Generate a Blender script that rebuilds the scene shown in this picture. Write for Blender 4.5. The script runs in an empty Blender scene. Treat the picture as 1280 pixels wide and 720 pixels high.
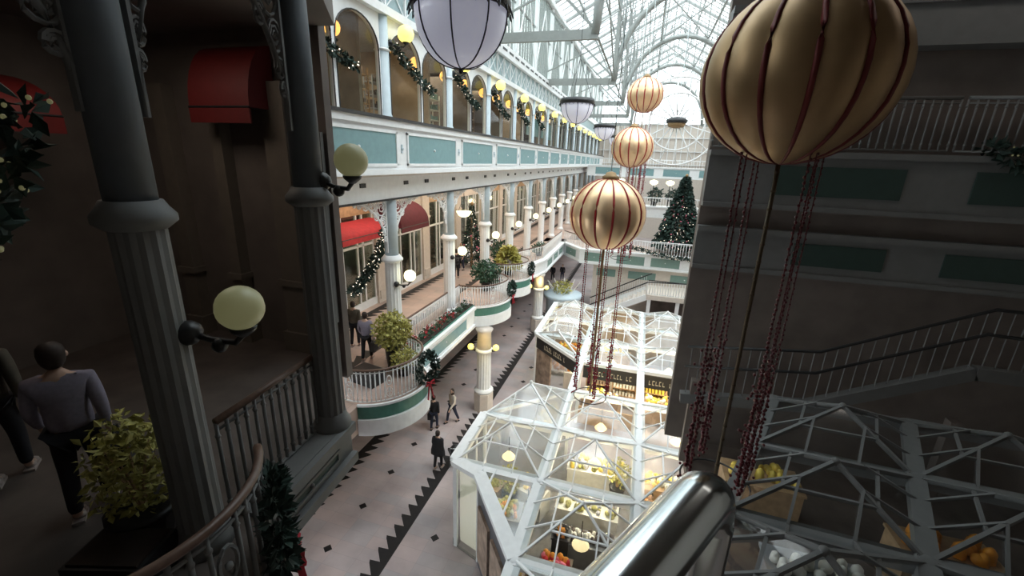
import bpy, math, random
from math import sin, cos, pi, radians as R
from mathutils import Vector, Matrix
random.seed(7)
COL = bpy.context.scene.collection
S = bpy.context.scene
ORD = ['first','second','third','fourth','fifth','sixth','seventh','eighth','ninth','tenth','eleventh','twelfth','thirteenth','fourteenth','fifteenth','sixteenth','seventeenth','eighteenth','nineteenth','twentieth']

# ------------------------------------------------------------------ materials
def mat(name, col, rough=.6, metal=0, emit=None, es=0, var=.08, scale=6, bump=0, trans=0, alpha=None):
    m = bpy.data.materials.new(name); m.use_nodes = True
    nt = m.node_tree; b = nt.nodes['Principled BSDF']
    b.inputs['Roughness'].default_value = rough; b.inputs['Metallic'].default_value = metal
    tc = nt.nodes.new('ShaderNodeTexCoord'); no = nt.nodes.new('ShaderNodeTexNoise'); no.inputs['Scale'].default_value = scale
    no.inputs['Detail'].default_value = 5
    nt.links.new(tc.outputs['Object'], no.inputs['Vector'])
    r = nt.nodes.new('ShaderNodeValToRGB')
    r.color_ramp.elements[0].position = .3; r.color_ramp.elements[1].position = .7
    r.color_ramp.elements[0].color = tuple(max(0, c*(1-var)) for c in col)+(1,)
    r.color_ramp.elements[1].color = tuple(min(1, c*(1+var)) for c in col)+(1,)
    nt.links.new(no.outputs['Fac'], r.inputs['Fac']); nt.links.new(r.outputs['Color'], b.inputs['Base Color'])
    if bump:
        bp = nt.nodes.new('ShaderNodeBump'); bp.inputs['Strength'].default_value = bump; bp.inputs['Distance'].default_value = .02
        nt.links.new(no.outputs['Fac'], bp.inputs['Height']); nt.links.new(bp.outputs['Normal'], b.inputs['Normal'])
    if emit:
        b.inputs['Emission Color'].default_value = emit+(1,); b.inputs['Emission Strength'].default_value = es
    return m
def glassmat(name, tint=(1,1,1), gloss=.12, diff=0):
    m = bpy.data.materials.new(name); m.use_nodes = True; nt = m.node_tree; nt.nodes.clear()
    o = nt.nodes.new('ShaderNodeOutputMaterial'); t = nt.nodes.new('ShaderNodeBsdfTransparent'); g = nt.nodes.new('ShaderNodeBsdfGlossy')
    t.inputs['Color'].default_value = tint+(1,); g.inputs['Roughness'].default_value = .08
    lw = nt.nodes.new('ShaderNodeLayerWeight'); lw.inputs['Blend'].default_value = .25
    mu = nt.nodes.new('ShaderNodeMath'); mu.operation = 'MULTIPLY_ADD'; mu.inputs[1].default_value = .5; mu.inputs[2].default_value = gloss*.4
    nt.links.new(lw.outputs['Fresnel'], mu.inputs[0])
    mx = nt.nodes.new('ShaderNodeMixShader'); nt.links.new(mu.outputs[0], mx.inputs[0])
    nt.links.new(t.outputs[0], mx.inputs[1]); nt.links.new(g.outputs[0], mx.inputs[2]); last = mx
    if diff:
        d = nt.nodes.new('ShaderNodeBsdfTranslucent'); d.inputs['Color'].default_value = (.9,.94,.95,1)
        m2 = nt.nodes.new('ShaderNodeMixShader'); m2.inputs[0].default_value = diff
        nt.links.new(mx.outputs[0], m2.inputs[1]); nt.links.new(d.outputs[0], m2.inputs[2]); last = m2
    nt.links.new(last.outputs[0], o.inputs['Surface']); return m
M = {}
M['white'] = mat('white_paint', (.80,.82,.83), .45, var=.04)
M['cream'] = mat('cream_paint', (.62,.56,.50), .5, var=.06)
M['bluegrey'] = mat('pale_blue_grey_paint', (.50,.60,.66), .45, var=.05)
M['teal'] = mat('teal_panel_paint', (.19,.33,.35), .5, var=.06)
M['green'] = mat('dark_green_paint', (.055,.18,.14), .45, var=.08)
M['sage'] = mat('sage_panel_paint', (.17,.27,.24), .5, var=.06)
M['black'] = mat('black_metal', (.015,.016,.018), .4, var=.2)
M['brown'] = mat('brown_handrail_wood', (.12,.07,.05), .4, var=.2, scale=20)
M['red'] = mat('red_awning_cloth', (.38,.02,.03), .8, var=.15)
M['dred'] = mat('dark_red_awning_cloth', (.09,.008,.018), .8, var=.15)
M['gold'] = mat('satin_gold_shell', (.86,.62,.38), .40, .72, var=.05)
M['ribred'] = mat('red_ribbon', (.36,.012,.012), .45, var=.1)
M['bead'] = mat('red_glass_bead', (.22,.008,.02), .25, var=.2)
M['goldcord'] = mat('bronze_cord', (.30,.20,.10), .5, .5)
M['frost'] = mat('frosted_lamp_glass', (.80,.80,.88), .3, var=.03, emit=(.62,.64,.80), es=.24)
M['yglobe'] = mat('lit_yellow_globe', (.9,.8,.3), .3, emit=(1,.84,.16), es=1.35, var=0)
M['wglobe'] = mat('lit_cream_globe', (.9,.85,.6), .3, emit=(1,.92,.50), es=2.0, var=0)
M['oglobe'] = mat('lit_orange_globe', (.9,.5,.2), .3, emit=(1,.46,.10), es=1.6, var=0)
M['dimglobe'] = mat('dim_lit_globe', (.3,.3,.2), .4, emit=(1,.97,.45), es=.06, var=0)
M['fairy'] = mat('fairy_light', (.9,.8,.6), .3, emit=(1,.85,.72), es=1.6, var=0)
M['leafy'] = mat('yellow_green_leaf', (.38,.36,.10), .6, var=.45, scale=9)
M['leafd'] = mat('dark_green_leaf', (.025,.075,.04), .6, var=.5, scale=9)
M['pine'] = mat('pine_needles', (.02,.045,.035), .7, var=.5, scale=9)
M['flower'] = mat('red_flower', (.5,.02,.04), .6, var=.2)
M['wflower'] = mat('pale_flower', (.6,.6,.65), .6, var=.2)
M['soil'] = mat('dark_soil', (.03,.02,.015), .9, var=.3)
M['skin'] = mat('skin', (.55,.36,.27), .5, var=.05)
M['hair'] = mat('dark_brown_hair', (.03,.018,.014), .6, var=.3)
M['cl_grey'] = mat('lilac_grey_knit', (.26,.24,.31), .9, var=.1, scale=30)
M['cl_black'] = mat('black_wool', (.012,.012,.016), .9, var=.2)
M['cl_brown'] = mat('olive_brown_cloth', (.10,.09,.07), .9, var=.2)
M['cl_white'] = mat('off_white_jacket_cloth', (.62,.56,.48), .8, var=.1)
M['cl_blue'] = mat('navy_trouser_cloth', (.02,.025,.05), .9, var=.2)
M['shoe'] = mat('pale_shoe_leather', (.35,.3,.28), .5)
M['panel'] = mat('grey_cladding', (.12,.13,.15), .35, .3, var=.1)
M['steel'] = mat('polished_steel', (.66,.72,.74), .16, 1, var=.03)
M['ceil'] = mat('shop_ceiling', (.30,.27,.24), .8)
M['shopwall'] = mat('warm_shop_wall', (.42,.33,.24), .7, var=.15, scale=2)
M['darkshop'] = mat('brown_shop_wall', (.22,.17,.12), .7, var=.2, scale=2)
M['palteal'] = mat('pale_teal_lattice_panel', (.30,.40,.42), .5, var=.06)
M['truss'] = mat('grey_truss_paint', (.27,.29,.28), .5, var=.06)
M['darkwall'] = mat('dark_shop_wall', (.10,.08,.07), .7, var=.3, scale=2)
M['wing'] = mat('shade_toned_umber', (.16,.135,.12), .7, var=.15, scale=2)  # dark tone stands in for shade on the wing surfaces
M['wingwhite'] = mat('shaded_white_paint', (.16,.165,.165), .6, var=.06)  # this and the entries below: darkened copies, wing shade put into the colour
M['wingblue'] = mat('shaded_blue_grey_paint', (.09,.105,.12), .6, var=.06)
M['oldgold'] = mat('shaded_gold_shell', (.40,.27,.14), .45, .6, var=.05)  # the lantern gold again, darkened in colour as if shaded
M['wingred'] = mat('shaded_red', (.13,.008,.008), .6)  # shaded copy of the reds, for ribbons and awnings
M['winggreen'] = mat('shaded_green_paint', (.03,.06,.052), .6)
M['wingcream'] = mat('shaded_cream_paint', (.17,.145,.12), .6)  # cream darkened so the wing pilasters look shaded
M['wingcord'] = mat('shaded_bronze_cord', (.10,.07,.04), .5, .3)
M['wingbead'] = mat('shaded_red_bead', (.09,.005,.01), .4)
M['lit'] = mat('lit_shop_sign', (.9,.8,.5), .5, emit=(1,.80,.42), es=.9, var=0)
M['lightbox'] = mat('backlit_cream_board', (.8,.75,.6), .5, emit=(1,.93,.70), es=.62, var=.1, scale=2)
M['stallfloor'] = mat('grey_stall_flooring', (.20,.185,.175), .5, var=.2)
M['sign'] = mat('black_sign_board', (.02,.02,.02), .4)
M['letter'] = mat('pale_lettering', (.6,.55,.42), .5)
M['poster'] = mat('brown_poster', (.30,.22,.17), .6, var=.5, scale=3)
M['orange'] = mat('orange_goods', (.75,.30,.03), .5, var=.2)
M['pink'] = mat('pink_goods', (.75,.18,.28), .5, var=.2)
M['yellow'] = mat('yellow_goods', (.8,.6,.1), .5, var=.2)
M['grayc'] = mat('grey_counter', (.25,.26,.28), .4)
M['wcount'] = mat('white_counter', (.75,.74,.68), .35)
M['wood'] = mat('light_wood', (.45,.30,.17), .5, var=.2)
M['glass'] = glassmat('clear_pane', (.93,.97,.96), .12)
M['kglass'] = glassmat('canopy_pane', (.92,.96,.97), .38)
M['skyglass'] = glassmat('milky_roof_pane', (.94,.97,.98), .04, .15)
M['shopglass'] = glassmat('shop_window_pane', (.78,.84,.80), .03)
def stonemat(name, c1, c2, mortar, sx=.9, sy=.45):
    m = bpy.data.materials.new(name); m.use_nodes = True; nt = m.node_tree; b = nt.nodes['Principled BSDF']
    tc = nt.nodes.new('ShaderNodeTexCoord'); br = nt.nodes.new('ShaderNodeTexBrick')
    br.inputs['Scale'].default_value = 1; br.inputs['Brick Width'].default_value = sx; br.inputs['Row Height'].default_value = sy
    br.inputs['Mortar Size'].default_value = .006; br.offset = 0
    br.inputs['Color1'].default_value = c1+(1,); br.inputs['Color2'].default_value = c2+(1,); br.inputs['Mortar'].default_value = mortar+(1,)
    no = nt.nodes.new('ShaderNodeTexNoise'); no.inputs['Scale'].default_value = .7; no.inputs['Detail'].default_value = 8
    mx = nt.nodes.new('ShaderNodeMix'); mx.data_type = 'RGBA'; mx.blend_type = 'OVERLAY'; mx.inputs[0].default_value = .55
    nt.links.new(tc.outputs['Object'], br.inputs['Vector']); nt.links.new(tc.outputs['Object'], no.inputs['Vector'])
    nt.links.new(br.outputs['Color'], mx.inputs[6]); nt.links.new(no.outputs['Fac'], mx.inputs[7])
    nt.links.new(mx.outputs[2], b.inputs['Base Color']); b.inputs['Roughness'].default_value = .35
    return m
M['floor'] = stonemat('pink_grey_marble_tiles', (.45,.37,.36), (.39,.36,.37), (.36,.31,.31))
M['floor1'] = stonemat('pink_marble_tiles', (.50,.36,.30), (.42,.33,.29), (.3,.25,.22))
M['inlay'] = mat('black_marble', (.010,.008,.008), .6, var=.3)

# ------------------------------------------------------------------ mesh builder
class MB:
    def __init__(s): s.v = []; s.f = []; s.sm = []
    def add(s, vs, fs, smooth=False):
        o = len(s.v); s.v += [tuple(v) for v in vs]; s.f += [tuple(i+o for i in f) for f in fs]; s.sm += [smooth]*len(fs); return s
    def box(s, x0, x1, y0, y1, z0, z1):
        vs = [(x,y,z) for z in (z0,z1) for y in (y0,y1) for x in (x0,x1)]
        return s.add(vs, [(0,2,3,1),(4,5,7,6),(0,1,5,4),(2,6,7,3),(0,4,6,2),(1,3,7,5)])
    def beam(s, a, b, w, h, upv=(0,0,1)):
        a = Vector(a); b = Vector(b); d = (b-a).normalized(); u = Vector(upv)
        if abs(d.dot(u)) > .98: u = Vector((0,1,0))
        x = d.cross(u).normalized(); z = x.cross(d)
        vs = [p+x*(i*w/2)+z*(j*h/2) for p in (a,b) for i,j in ((-1,-1),(1,-1),(1,1),(-1,1))]
        return s.add(vs, [(3,2,1,0),(4,5,6,7),(0,1,5,4),(1,2,6,5),(2,3,7,6),(3,0,4,7)])
    def tube(s, pts, r, n=8, closed=False):
        pts = [Vector(p) for p in pts]; k = len(pts); vs = []; fs = []
        for i,p in enumerate(pts):
            if closed: d = pts[(i+1)%k]-pts[i-1]
            else: d = pts[min(i+1,k-1)]-pts[max(i-1,0)]
            d.normalize(); u = Vector((0,0,1)) if abs(d.z) < .95 else Vector((0,1,0))
            x = d.cross(u).normalized(); z = x.cross(d); rr = r[i] if isinstance(r,(list,tuple)) else r
            vs += [p+x*(rr*cos(2*pi*j/n))+z*(rr*sin(2*pi*j/n)) for j in range(n)]
        for i in range(k if closed else k-1):
            for j in range(n):
                a = i*n+j; b = i*n+(j+1)%n; c = ((i+1)%k)*n+(j+1)%n; d = ((i+1)%k)*n+j; fs.append((a,b,c,d))
        if not closed: fs += [tuple(range(n))[::-1], tuple((k-1)*n+j for j in range(n))]
        return s.add(vs, fs, n > 5)
    def lathe(s, prof, c=(0,0,0), n=16, smooth=True, lobes=0, amp=0, fl=0):
        vs = []; fs = []; k = len(prof)
        for r,z in prof:
            for j in range(n):
                a = 2*pi*j/n; rr = r*(1+(amp*abs(sin(a*lobes/2)) if lobes else 0)) * ((1-fl) if fl and j%2 else 1)
                vs.append((c[0]+rr*cos(a), c[1]+rr*sin(a), c[2]+z))
        for i in range(k-1):
            for j in range(n):
                fs.append((i*n+j, i*n+(j+1)%n, (i+1)*n+(j+1)%n, (i+1)*n+j))
        fs += [tuple(range(n))[::-1], tuple((k-1)*n+j for j in range(n))]
        return s.add(vs, fs, smooth)
    def sphere(s, c, r, n=12, m=8, sz=1):
        prof = [(max(r*sin(pi*i/m),.0005), -r*sz*cos(pi*i/m)) for i in range(m+1)]
        return s.lathe(prof, c, n)
    def prism(s, poly, z0, z1):
        k = len(poly); vs = [(x,y,z0) for x,y in poly]+[(x,y,z1) for x,y in poly]
        return s.add(vs, [tuple(range(k))[::-1], tuple(range(k,2*k))]+[(i,(i+1)%k,(i+1)%k+k,i+k) for i in range(k)])
    def wallprism(s, poly, x0, x1):  # poly in (y,z) extruded along x
        k = len(poly); vs = [(x0,y,z) for y,z in poly]+[(x1,y,z) for y,z in poly]
        return s.add(vs, [tuple(range(k)), tuple(range(k,2*k))[::-1]]+[(i,i+k,(i+1)%k+k,(i+1)%k) for i in range(k)])
    def quad(s, *p): return s.add(p, [tuple(range(len(p)))])
    def leaves(s, c, rad, n, size, shell=.5):
        for _ in range(n):
            while True:
                p = Vector((random.uniform(-1,1),random.uniform(-1,1),random.uniform(-1,1)))
                if shell*shell < p.length_squared <= 1: break
            q = Vector((c[0]+p.x*rad[0], c[1]+p.y*rad[1], c[2]+p.z*rad[2]))
            s.leaf(q, size*random.uniform(.6,1.2))
        return s
    def leaf(s, q, L, dirv=None):
        q = Vector(q); d = Vector(dirv) if dirv else Vector((random.gauss(0,1),random.gauss(0,1),random.gauss(0,.7)))
        d.normalize(); w = d.cross(Vector((random.gauss(0,1),random.gauss(0,1),random.gauss(0,1)))).normalized()*L*.28; nrm = d.cross(w).normalized()*L*.12
        s.add([q, q+d*L*.5+w+nrm, q+d*L, q+d*L*.5-w+nrm, q+d*L*.5], [(0,1,4),(1,2,4),(2,3,4),(3,0,4)])
    def build(s, name, m, parent=None, loc=(0,0,0), rz=0):
        me = bpy.data.meshes.new(name); me.from_pydata(s.v, [], s.f); me.materials.append(M[m] if isinstance(m,str) else m)
        me.polygons.foreach_set('use_smooth', s.sm); me.update()
        o = bpy.data.objects.new(name, me); COL.objects.link(o); o.location = loc; o.rotation_euler = (0,0,rz)
        if parent: o.parent = parent
        return o
def tag(o, label=None, cat=None, group=None, kind=None):
    if label: o['label'] = label
    if cat: o['category'] = cat
    if group: o['group'] = group
    if kind: o['kind'] = kind
    return o
def thing(name, label, cat, loc=(0,0,0), rz=0, group=None):
    o = bpy.data.objects.new(name, None); COL.objects.link(o); o.location = loc; o.rotation_euler = (0,0,rz); o.empty_display_size = .1
    return tag(o, label, cat, group)
def struct(name, mb, m): return tag(mb.build(name, m), kind='structure')
def kids(o): return [c for c in bpy.data.objects if c.parent == o]
KC = {}
def tree(o):
    if o.name not in KC: KC[o.name] = [(c, tree(c)) for c in kids(o)]
    return KC[o.name]
def dup(o, loc, rz=0, label=None, group=None, parent=None):
    c = o.copy(); COL.objects.link(c); c.location = loc; c.rotation_euler = (0,0,rz)
    if label: c['label'] = label
    if group: c['group'] = group
    def rec(lst, par):
        for ch, sub in lst:
            d = ch.copy(); COL.objects.link(d); d.parent = par; rec(sub, d)
    rec(tree(o), c); return c
_proto = {}
def inst(key, maker, loc, rz, label, group=None):
    """first call builds, later calls copy the thing with its parts"""
    if key not in _proto:
        o = maker(); _proto[key] = o; tree(o); o.location = loc; o.rotation_euler = (0,0,rz); o['label'] = label
        if group: o['group'] = group
        return o
    return dup(_proto[key], loc, rz, label, group)
def arc(cx, cy, r, a0, a1, n): return [(cx+r*cos(a0+(a1-a0)*i/n), cy+r*sin(a0+(a1-a0)*i/n)) for i in range(n+1)]
def light(name, loc, col, e, size=.3):
    l = bpy.data.lights.new(name, 'POINT'); l.energy = e; l.color = col; l.shadow_soft_size = size
    o = bpy.data.objects.new(name, l); COL.objects.link(o); o.location = loc; return o
def alight(name, loc, rot, sx, sy, col, e):
    l = bpy.data.lights.new(name, 'AREA'); l.shape = 'RECTANGLE'; l.size = sx; l.size_y = sy; l.energy = e; l.color = col
    o = bpy.data.objects.new(name, l); COL.objects.link(o); o.location = loc; o.rotation_euler = rot; return o

# ------------------------------------------------------------------ camera
cd = bpy.data.cameras.new('camera'); cam = bpy.data.objects.new('camera', cd); COL.objects.link(cam); S.camera = cam
cd.sensor_width = 36; cd.lens = 36*535/1280; cd.clip_start = .02; cd.clip_end = 500
m3 = Matrix(((.95682301,-.11363811,.26753712),(.28876638,.26642136,-.9195834),(.03322211,.95713429,.28773295)))
cam.matrix_world = Matrix.Translation((0,0,12)) @ m3.to_4x4()
X1 = -7.8; XF = -7.0; BAY = 4.5; Y0 = 12.3; NB = 14; YEND = Y0+BAY*NB

# ------------------------------------------------------------------ floor and inlays
struct('floor', MB().box(-16,16,-4,100,-.3,0), 'floor')
def zig(x_in, x_out, y0, y1, z, pitch=.47, side=1):
    mb = MB(); y = y0
    mb.box(min(x_in, x_in-side*.24), max(x_in, x_in-side*.24), y0, y1, z, z+.004)
    while y < y1-pitch:
        mb.prism([(x_in-side*.24,y),(x_in-side*.24,y+pitch*1.0),(x_out,y+pitch*.94),(x_out+side*.05,y+pitch*.72)][::side], z, z+.004); y += pitch
    return mb
struct('trim_1', zig(-6.22,-6.80,4,60,0), 'inlay')
struct('trim_2', zig(-10.2,-9.6,4,60,0,side=-1), 'inlay')
dm = MB()
for x,y0 in ((-8.28,3.1),(-5.26,2.7)):
    for k in range(22):
        y = y0+1.83*k
        dm.prism([(x-.15,y-.02),(x+.02,y-.15),(x+.15,y+.02),(x-.02,y+.15)], 0, .004)
struct('trim_3', dm, 'inlay')
# ------------------------------------------------------------------ level one slab, fascia
BC = [(-7.3,10.5,1.50,1.6,1.35),(-7.6,19.65,1.75,1.95,1.35),(-7.5,24.1,1.55,1.6,1.35)]   # centre, reach, near and far half length
def bal_pts(c, xs, off=0, n=26):
    cx,cy,rx,rn,rf = c; rx+=off; rn+=off; rf+=off; out=[]
    t0=math.acos(max(-1,min(1,(xs-cx)/rx)))
    for i in range(n+1):
        t=-t0+2*t0*i/n; out.append((cx+rx*cos(t), cy+(rn if t<0 else rf)*sin(t)))
    return out
def slab_edge():
    pts = [(XF,6.0)]
    for c_ in BC: pts += bal_pts(c_,XF)
    pts += [(XF,28.2),(-6.1,29.3),(-6.1,36.6)]
    return pts
edge = slab_edge()
slab = MB().prism(edge+[(-13,36.6),(-13,6.0)], 4.35, 5.2).box(-13,-6.1,36.6,YEND,4.35,5.2)
struct('floor_gallery', slab, 'floor1')
struct('trim_4', zig(-11.2,-10.6,6.5,60,5.2,side=-1), 'inlay')
struct('trim_5', zig(-8.55,-9.0,6.5,60,5.2), 'inlay')
def strip(pts, off0, off1, z0, z1):
    """band following a plan polyline, from offset off0 to off1 on its right side"""
    mb = MB(); n = len(pts); nr = []
    for i in range(n):
        a = Vector(pts[max(i-1,0)]); b = Vector(pts[min(i+1,n-1)]); d = (b-a).normalized(); nr.append(Vector((d.y,-d.x)))
    vs = []
    for z in (z0,z1):
        for o_ in (off0,off1): vs += [(p[0]+nr[i].x*o_, p[1]+nr[i].y*o_, z) for i,p in enumerate(pts)]
    fs = []
    for i in range(n-1):
        A,B,C,D = i, n+i, 2*n+i, 3*n+i
        fs += [(A,B,B+1,A+1),(C,C+1,D+1,D),(B,D,D+1,B+1),(A,A+1,C+1,C)]
    fs += [(0,2*n,3*n,n),(n-1,2*n-1,4*n-1,3*n-1)]
    mb.add(vs, fs); return mb
def seg_pts(*c): return bal_pts(c,XF)
def balcony(c,label):
    cx,cy = c[:2]
    t = thing('balcony', label, 'balcony', (cx,cy,4.35))
    rel = [(x-cx,y-cy) for x,y in seg_pts(*c)]
    strip(rel,0,.03,.47,.9).build('green_band','green',t)
    strip(rel,-.2,.08,-.06,.45).build('white_rim','white',t)
    strip(rel,.0,.06,.86,.93).build('lip','white',t)
    return t
bn = ['rounded gallery balcony with green band where the person with a bag stands','rounded gallery balcony above the lamp-lit white pillar','small rounded gallery balcony carrying the yellow feathery plant']
for c_,l in zip(BC,bn): balcony(c_,l)
def fascia(p0, p1, panels, label, z0=4.3, z1=5.3, pm='teal', name='fascia'):
    a = Vector(p0); b = Vector(p1); d = b-a; L = d.length; ang = math.atan2(d.y,d.x)
    t = thing(name, label, 'fascia', (a.x,a.y,z0), ang)
    h = z1-z0
    MB().box(0,L,-.02,.3,0,h).build('board','white',t)
    for z_ in (h-.14,0): MB().box(0,L,-.1,-.02,z_,z_+.13).build('moulding','white',t)
    for (u0,u1) in panels:
        fr = MB().box(u0,u1,-.05,-.02,.2,.24).box(u0,u1,-.05,-.02,h-.26,h-.22).box(u0,u0+.04,-.05,-.02,.2,h-.22).box(u1-.04,u1,-.05,-.02,.2,h-.22)
        p = MB().box(u0+.04,u1-.04,-.03,-.02,.24,h-.26).build('panel',pm,t); fr.build('panel_frame','white',p)
        MB().sphere(((u0+u1)/2,-.035,h/2-.01),.03).build('rosette','white',p)
    return t
ya = seg_pts(*BC[0])[-1][1]; yb = seg_pts(*BC[1])[0][1]; yc = seg_pts(*BC[1])[-1][1]; yd = seg_pts(*BC[2])[0][1]; ye = seg_pts(*BC[2])[-1][1]
fascia((XF,ya),(XF,yb),[(.7,yb-ya-1.0)],'straight green panelled gallery fascia below the flower planter')
fascia((XF,yc),(XF,yd),[(.3,yd-yc-.3)],'short panelled fascia between the two far balconies')
fascia((XF,ye),(-6.1,29.3),[(.2,1.0)],'slanted fascia piece just past the yellow plant balcony')
fascia((-6.1,29.3),(-6.1,36.6),[(.5,2.3),(2.8,4.6),(5.0,6.8)],'long fascia running from the far pillar to the crossing', pm='sage')
# planter between railing and fascia
def planter(y0,y1,label):
    t = thing('flower_planter', label, 'planter', (XF-.3,(y0+y1)/2,5.2)); L=(y1-y0)/2-.05
    MB().box(-.3,.26,-L,L,0,.16).build('trough','green',t)
    MB().box(-.26,.22,-L+.03,L-.03,.16,.2).build('soil','soil',t)
    f = MB()
    for k in range(int(L*2/.25)):
        y=-L+.15+k*.25; f.leaves((random.uniform(-.1,.1),y,.3),(.2,.22,.16),34,.13,.1)
    tag(f.build('foliage','leafd',t), kind='stuff')
    fl = MB(); w = MB()
    for k in range(int(L*22)):
        q=(random.uniform(-.2,.2),random.uniform(-L+.1,L*.45),random.uniform(.3,.5)); fl.leaves(q,(.05,.05,.04),6,.07,0)
    for k in range(int(L*12)):
        q=(random.uniform(-.2,.2),random.uniform(L*.3,L-.1),random.uniform(.35,.6)); w.leaves(q,(.05,.05,.04),5,.06,0)
    tag(fl.build('red_flowers','flower',t), kind='stuff'); tag(w.build('pale_flowers','wflower',t), kind='stuff')
planter(ya-.2,yb+.1,'long flower planter with red and pale flowers between two balconies')
planter(yc,yd,'short planter of flowers between the two far balconies')
# ------------------------------------------------------------------ railings
def baluster_mb(h, fancy=True):
    m = MB()
    m.tube([(0,0,0),(0,0,h)], .019, 6)
    if fancy: m.lathe([(.014,0),(.03,.03),(.014,.07)],(0,0,.08),6).lathe([(.014,0),(.028,.03),(.014,.06)],(0,0,h-.16),6)
    return m
def scroll_mb(h, w=.16):
    m = MB()
    ring = [(w/2*cos(a)*.9,0,h*.68+w*.9*sin(a)) for a in [2*pi*i/14 for i in range(14)]]; m.tube(ring,.016,5,True)
    for s in (-1,1):
        m.tube([(s*w*.2,0,h*.1),(s*w*.55,0,h*.2),(s*w*.5,0,h*.36),(s*w*.15,0,h*.44),(s*w*.1,0,h*.34),(s*w*.3,0,h*.27)],.011,5)
    m.tube([(0,0,0),(0,0,h*.45)],.012,5); m.sphere((0,0,h*.66),.03,6,5); return m
_bal = {}
def railing(pts, z, label, h=1.0, step=.12, group=None, rail='brown', wm='white', scroll=9, curved=False):
    """pts plan polyline; balusters as own parts (shared mesh)"""
    c = Vector((sum(p[0] for p in pts)/len(pts), sum(p[1] for p in pts)/len(pts), 0))
    t = thing('railing', label, 'railing', (c.x,c.y,z), 0, group)
    rel = [(p[0]-c.x,p[1]-c.y) for p in pts]
    MB().tube([(x,y,h) for x,y in rel], .035, 8).build('handrail', rail, t)
    MB().tube([(x,y,h-.09) for x,y in rel], .014, 6).build('upper_rail', wm, t)
    MB().tube([(x,y,.07) for x,y in rel], .02, 6).build('bottom_rail', wm, t)
    segs = [(Vector(rel[i]),Vector(rel[i+1])) for i in range(len(rel)-1)]; L = sum((b-a).length for a,b in segs)
    n = int(L/step); i_s = 0; acc = 0
    key = (round(h,2), wm)
    if key not in _bal:
        _bal[key] = (baluster_mb(h-.09), scroll_mb(h-.16), {})
    meshes = _bal[key][2]
    cnt = 0
    for k in range(n+1):
        s = k*L/n
        while i_s < len(segs)-1 and s > acc+(segs[i_s][1]-segs[i_s][0]).length: acc += (segs[i_s][1]-segs[i_s][0]).length; i_s += 1
        a,b = segs[i_s]; q = a+(b-a)*min(1,(s-acc)/max((b-a).length,1e-6)); ang = math.atan2((b-a).y,(b-a).x)
        sc = scroll and k % scroll in (scroll//2,)
        kind = 'scroll_panel' if sc else 'baluster'
        if kind not in meshes:
            o = (_bal[key][1] if sc else _bal[key][0]).build(kind, wm, t); meshes[kind] = o
        else:
            o = meshes[kind].copy(); COL.objects.link(o); o.parent = t
        o.location = (q.x,q.y,.07); o.rotation_euler = (0,0,ang); cnt += 1
    return t
def rim_pts(i, off=-.12):
    return bal_pts(BC[i],max(X1,BC[i][0]-.9*BC[i][2]),off)
railing(rim_pts(0),5.2,'curved white railing of the nearest balcony below the person with a bag',h=1.05,step=.125)
railing(rim_pts(1),5.2,'curved white railing of the balcony above the lamp-lit pillar',h=1.05,step=.13)
railing(rim_pts(2),5.2,'curved white railing of the balcony with the yellow plant',h=1.05,step=.14)
y1a = rim_pts(0)[-1][1]; y1b = rim_pts(1)[0][1]; y1c = rim_pts(1)[-1][1]; y1d = rim_pts(2)[0][1]; y1e = rim_pts(2)[-1][1]
railing([(X1,y1a),(X1,yb-.1+.2)],5.2,'straight white railing with brown handrail behind the flower planter',h=1.05,step=.12,scroll=0)
railing([(X1,y1c),(X1,y1d)],5.2,'short straight railing between the two far balconies',h=1.05,step=.14,scroll=0)
railing([(X1,y1e),(-6.3,29.3),(-6.3,36.4)],5.2,'far railing along the gallery from the yellow plant to the crossing',h=1.05,step=.2,scroll=0)
# ------------------------------------------------------------------ gallery columns, brackets
def column():
    t = thing('gallery_column','','column')
    MB().lathe([(.34,0),(.34,.12),(.28,.2),(.26,.3)],n=20).build('base','white',t)
    MB().lathe([(.255,.3),(.25,3.4)],n=28,fl=.06,smooth=False).build('fluted_shaft','white',t)
    MB().lathe([(.27,3.38),(.36,3.44),(.36,3.5),(.30,3.56),(.26,3.62)],n=20).build('ring','white',t)
    MB().lathe([(.225,3.6),(.215,6.2)],n=20).build('upper_shaft','bluegrey',t)
    return t
def bracket(x=0):
    """filigree spandrel on one side of a column, spreading to +y, top at z=0"""
    t = thing('arch_bracket','','bracket'); W=1.95; Hh=1.75
    pts = [(0, W*(1-cos(a))*.98+.0, -Hh+Hh*sin(a)) for a in [pi/2*i/12 for i in range(13)]]
    MB().tube([(0,p[1],p[2]) for p in pts],.035,6).build('arch_rib','white',t)
    MB().box(-.03,.03,0,W,-.03,.03).box(-.03,.03,-.0,.06,-Hh,0).build('edge_bar','white',t)
    f = MB(); g = 0
    def inside(y,z,rr):
        # below rib curve means open; keep points above it
        u = 1-(y+rr)/(W*.98)
        if u<0: return True
        zc = -Hh+Hh*math.sqrt(max(0,1-u*u)); return z-rr > zc-.0
    for (y,z,r_) in [(.28,-.28,.24),(.72,-.22,.18),(1.08,-.16,.13),(.2,-.72,.17),(.14,-1.05,.11),(.55,-.52,.12),(1.38,-.12,.09),(1.6,-.09,.06),(.1,-1.28,.08)]:
        ring=[(0,y+r_*cos(a),z+r_*sin(a)) for a in [2*pi*i/12 for i in range(12)]]; f.tube(ring,.022,5,True)
        sp=[(0,y+r_*.75*(1-i/16)*cos(i*.9),z+r_*.75*(1-i/16)*sin(i*.9)) for i in range(12)]; f.tube(sp,.019,5)
    f.build('scrollwork','white',t)
    return t
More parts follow.
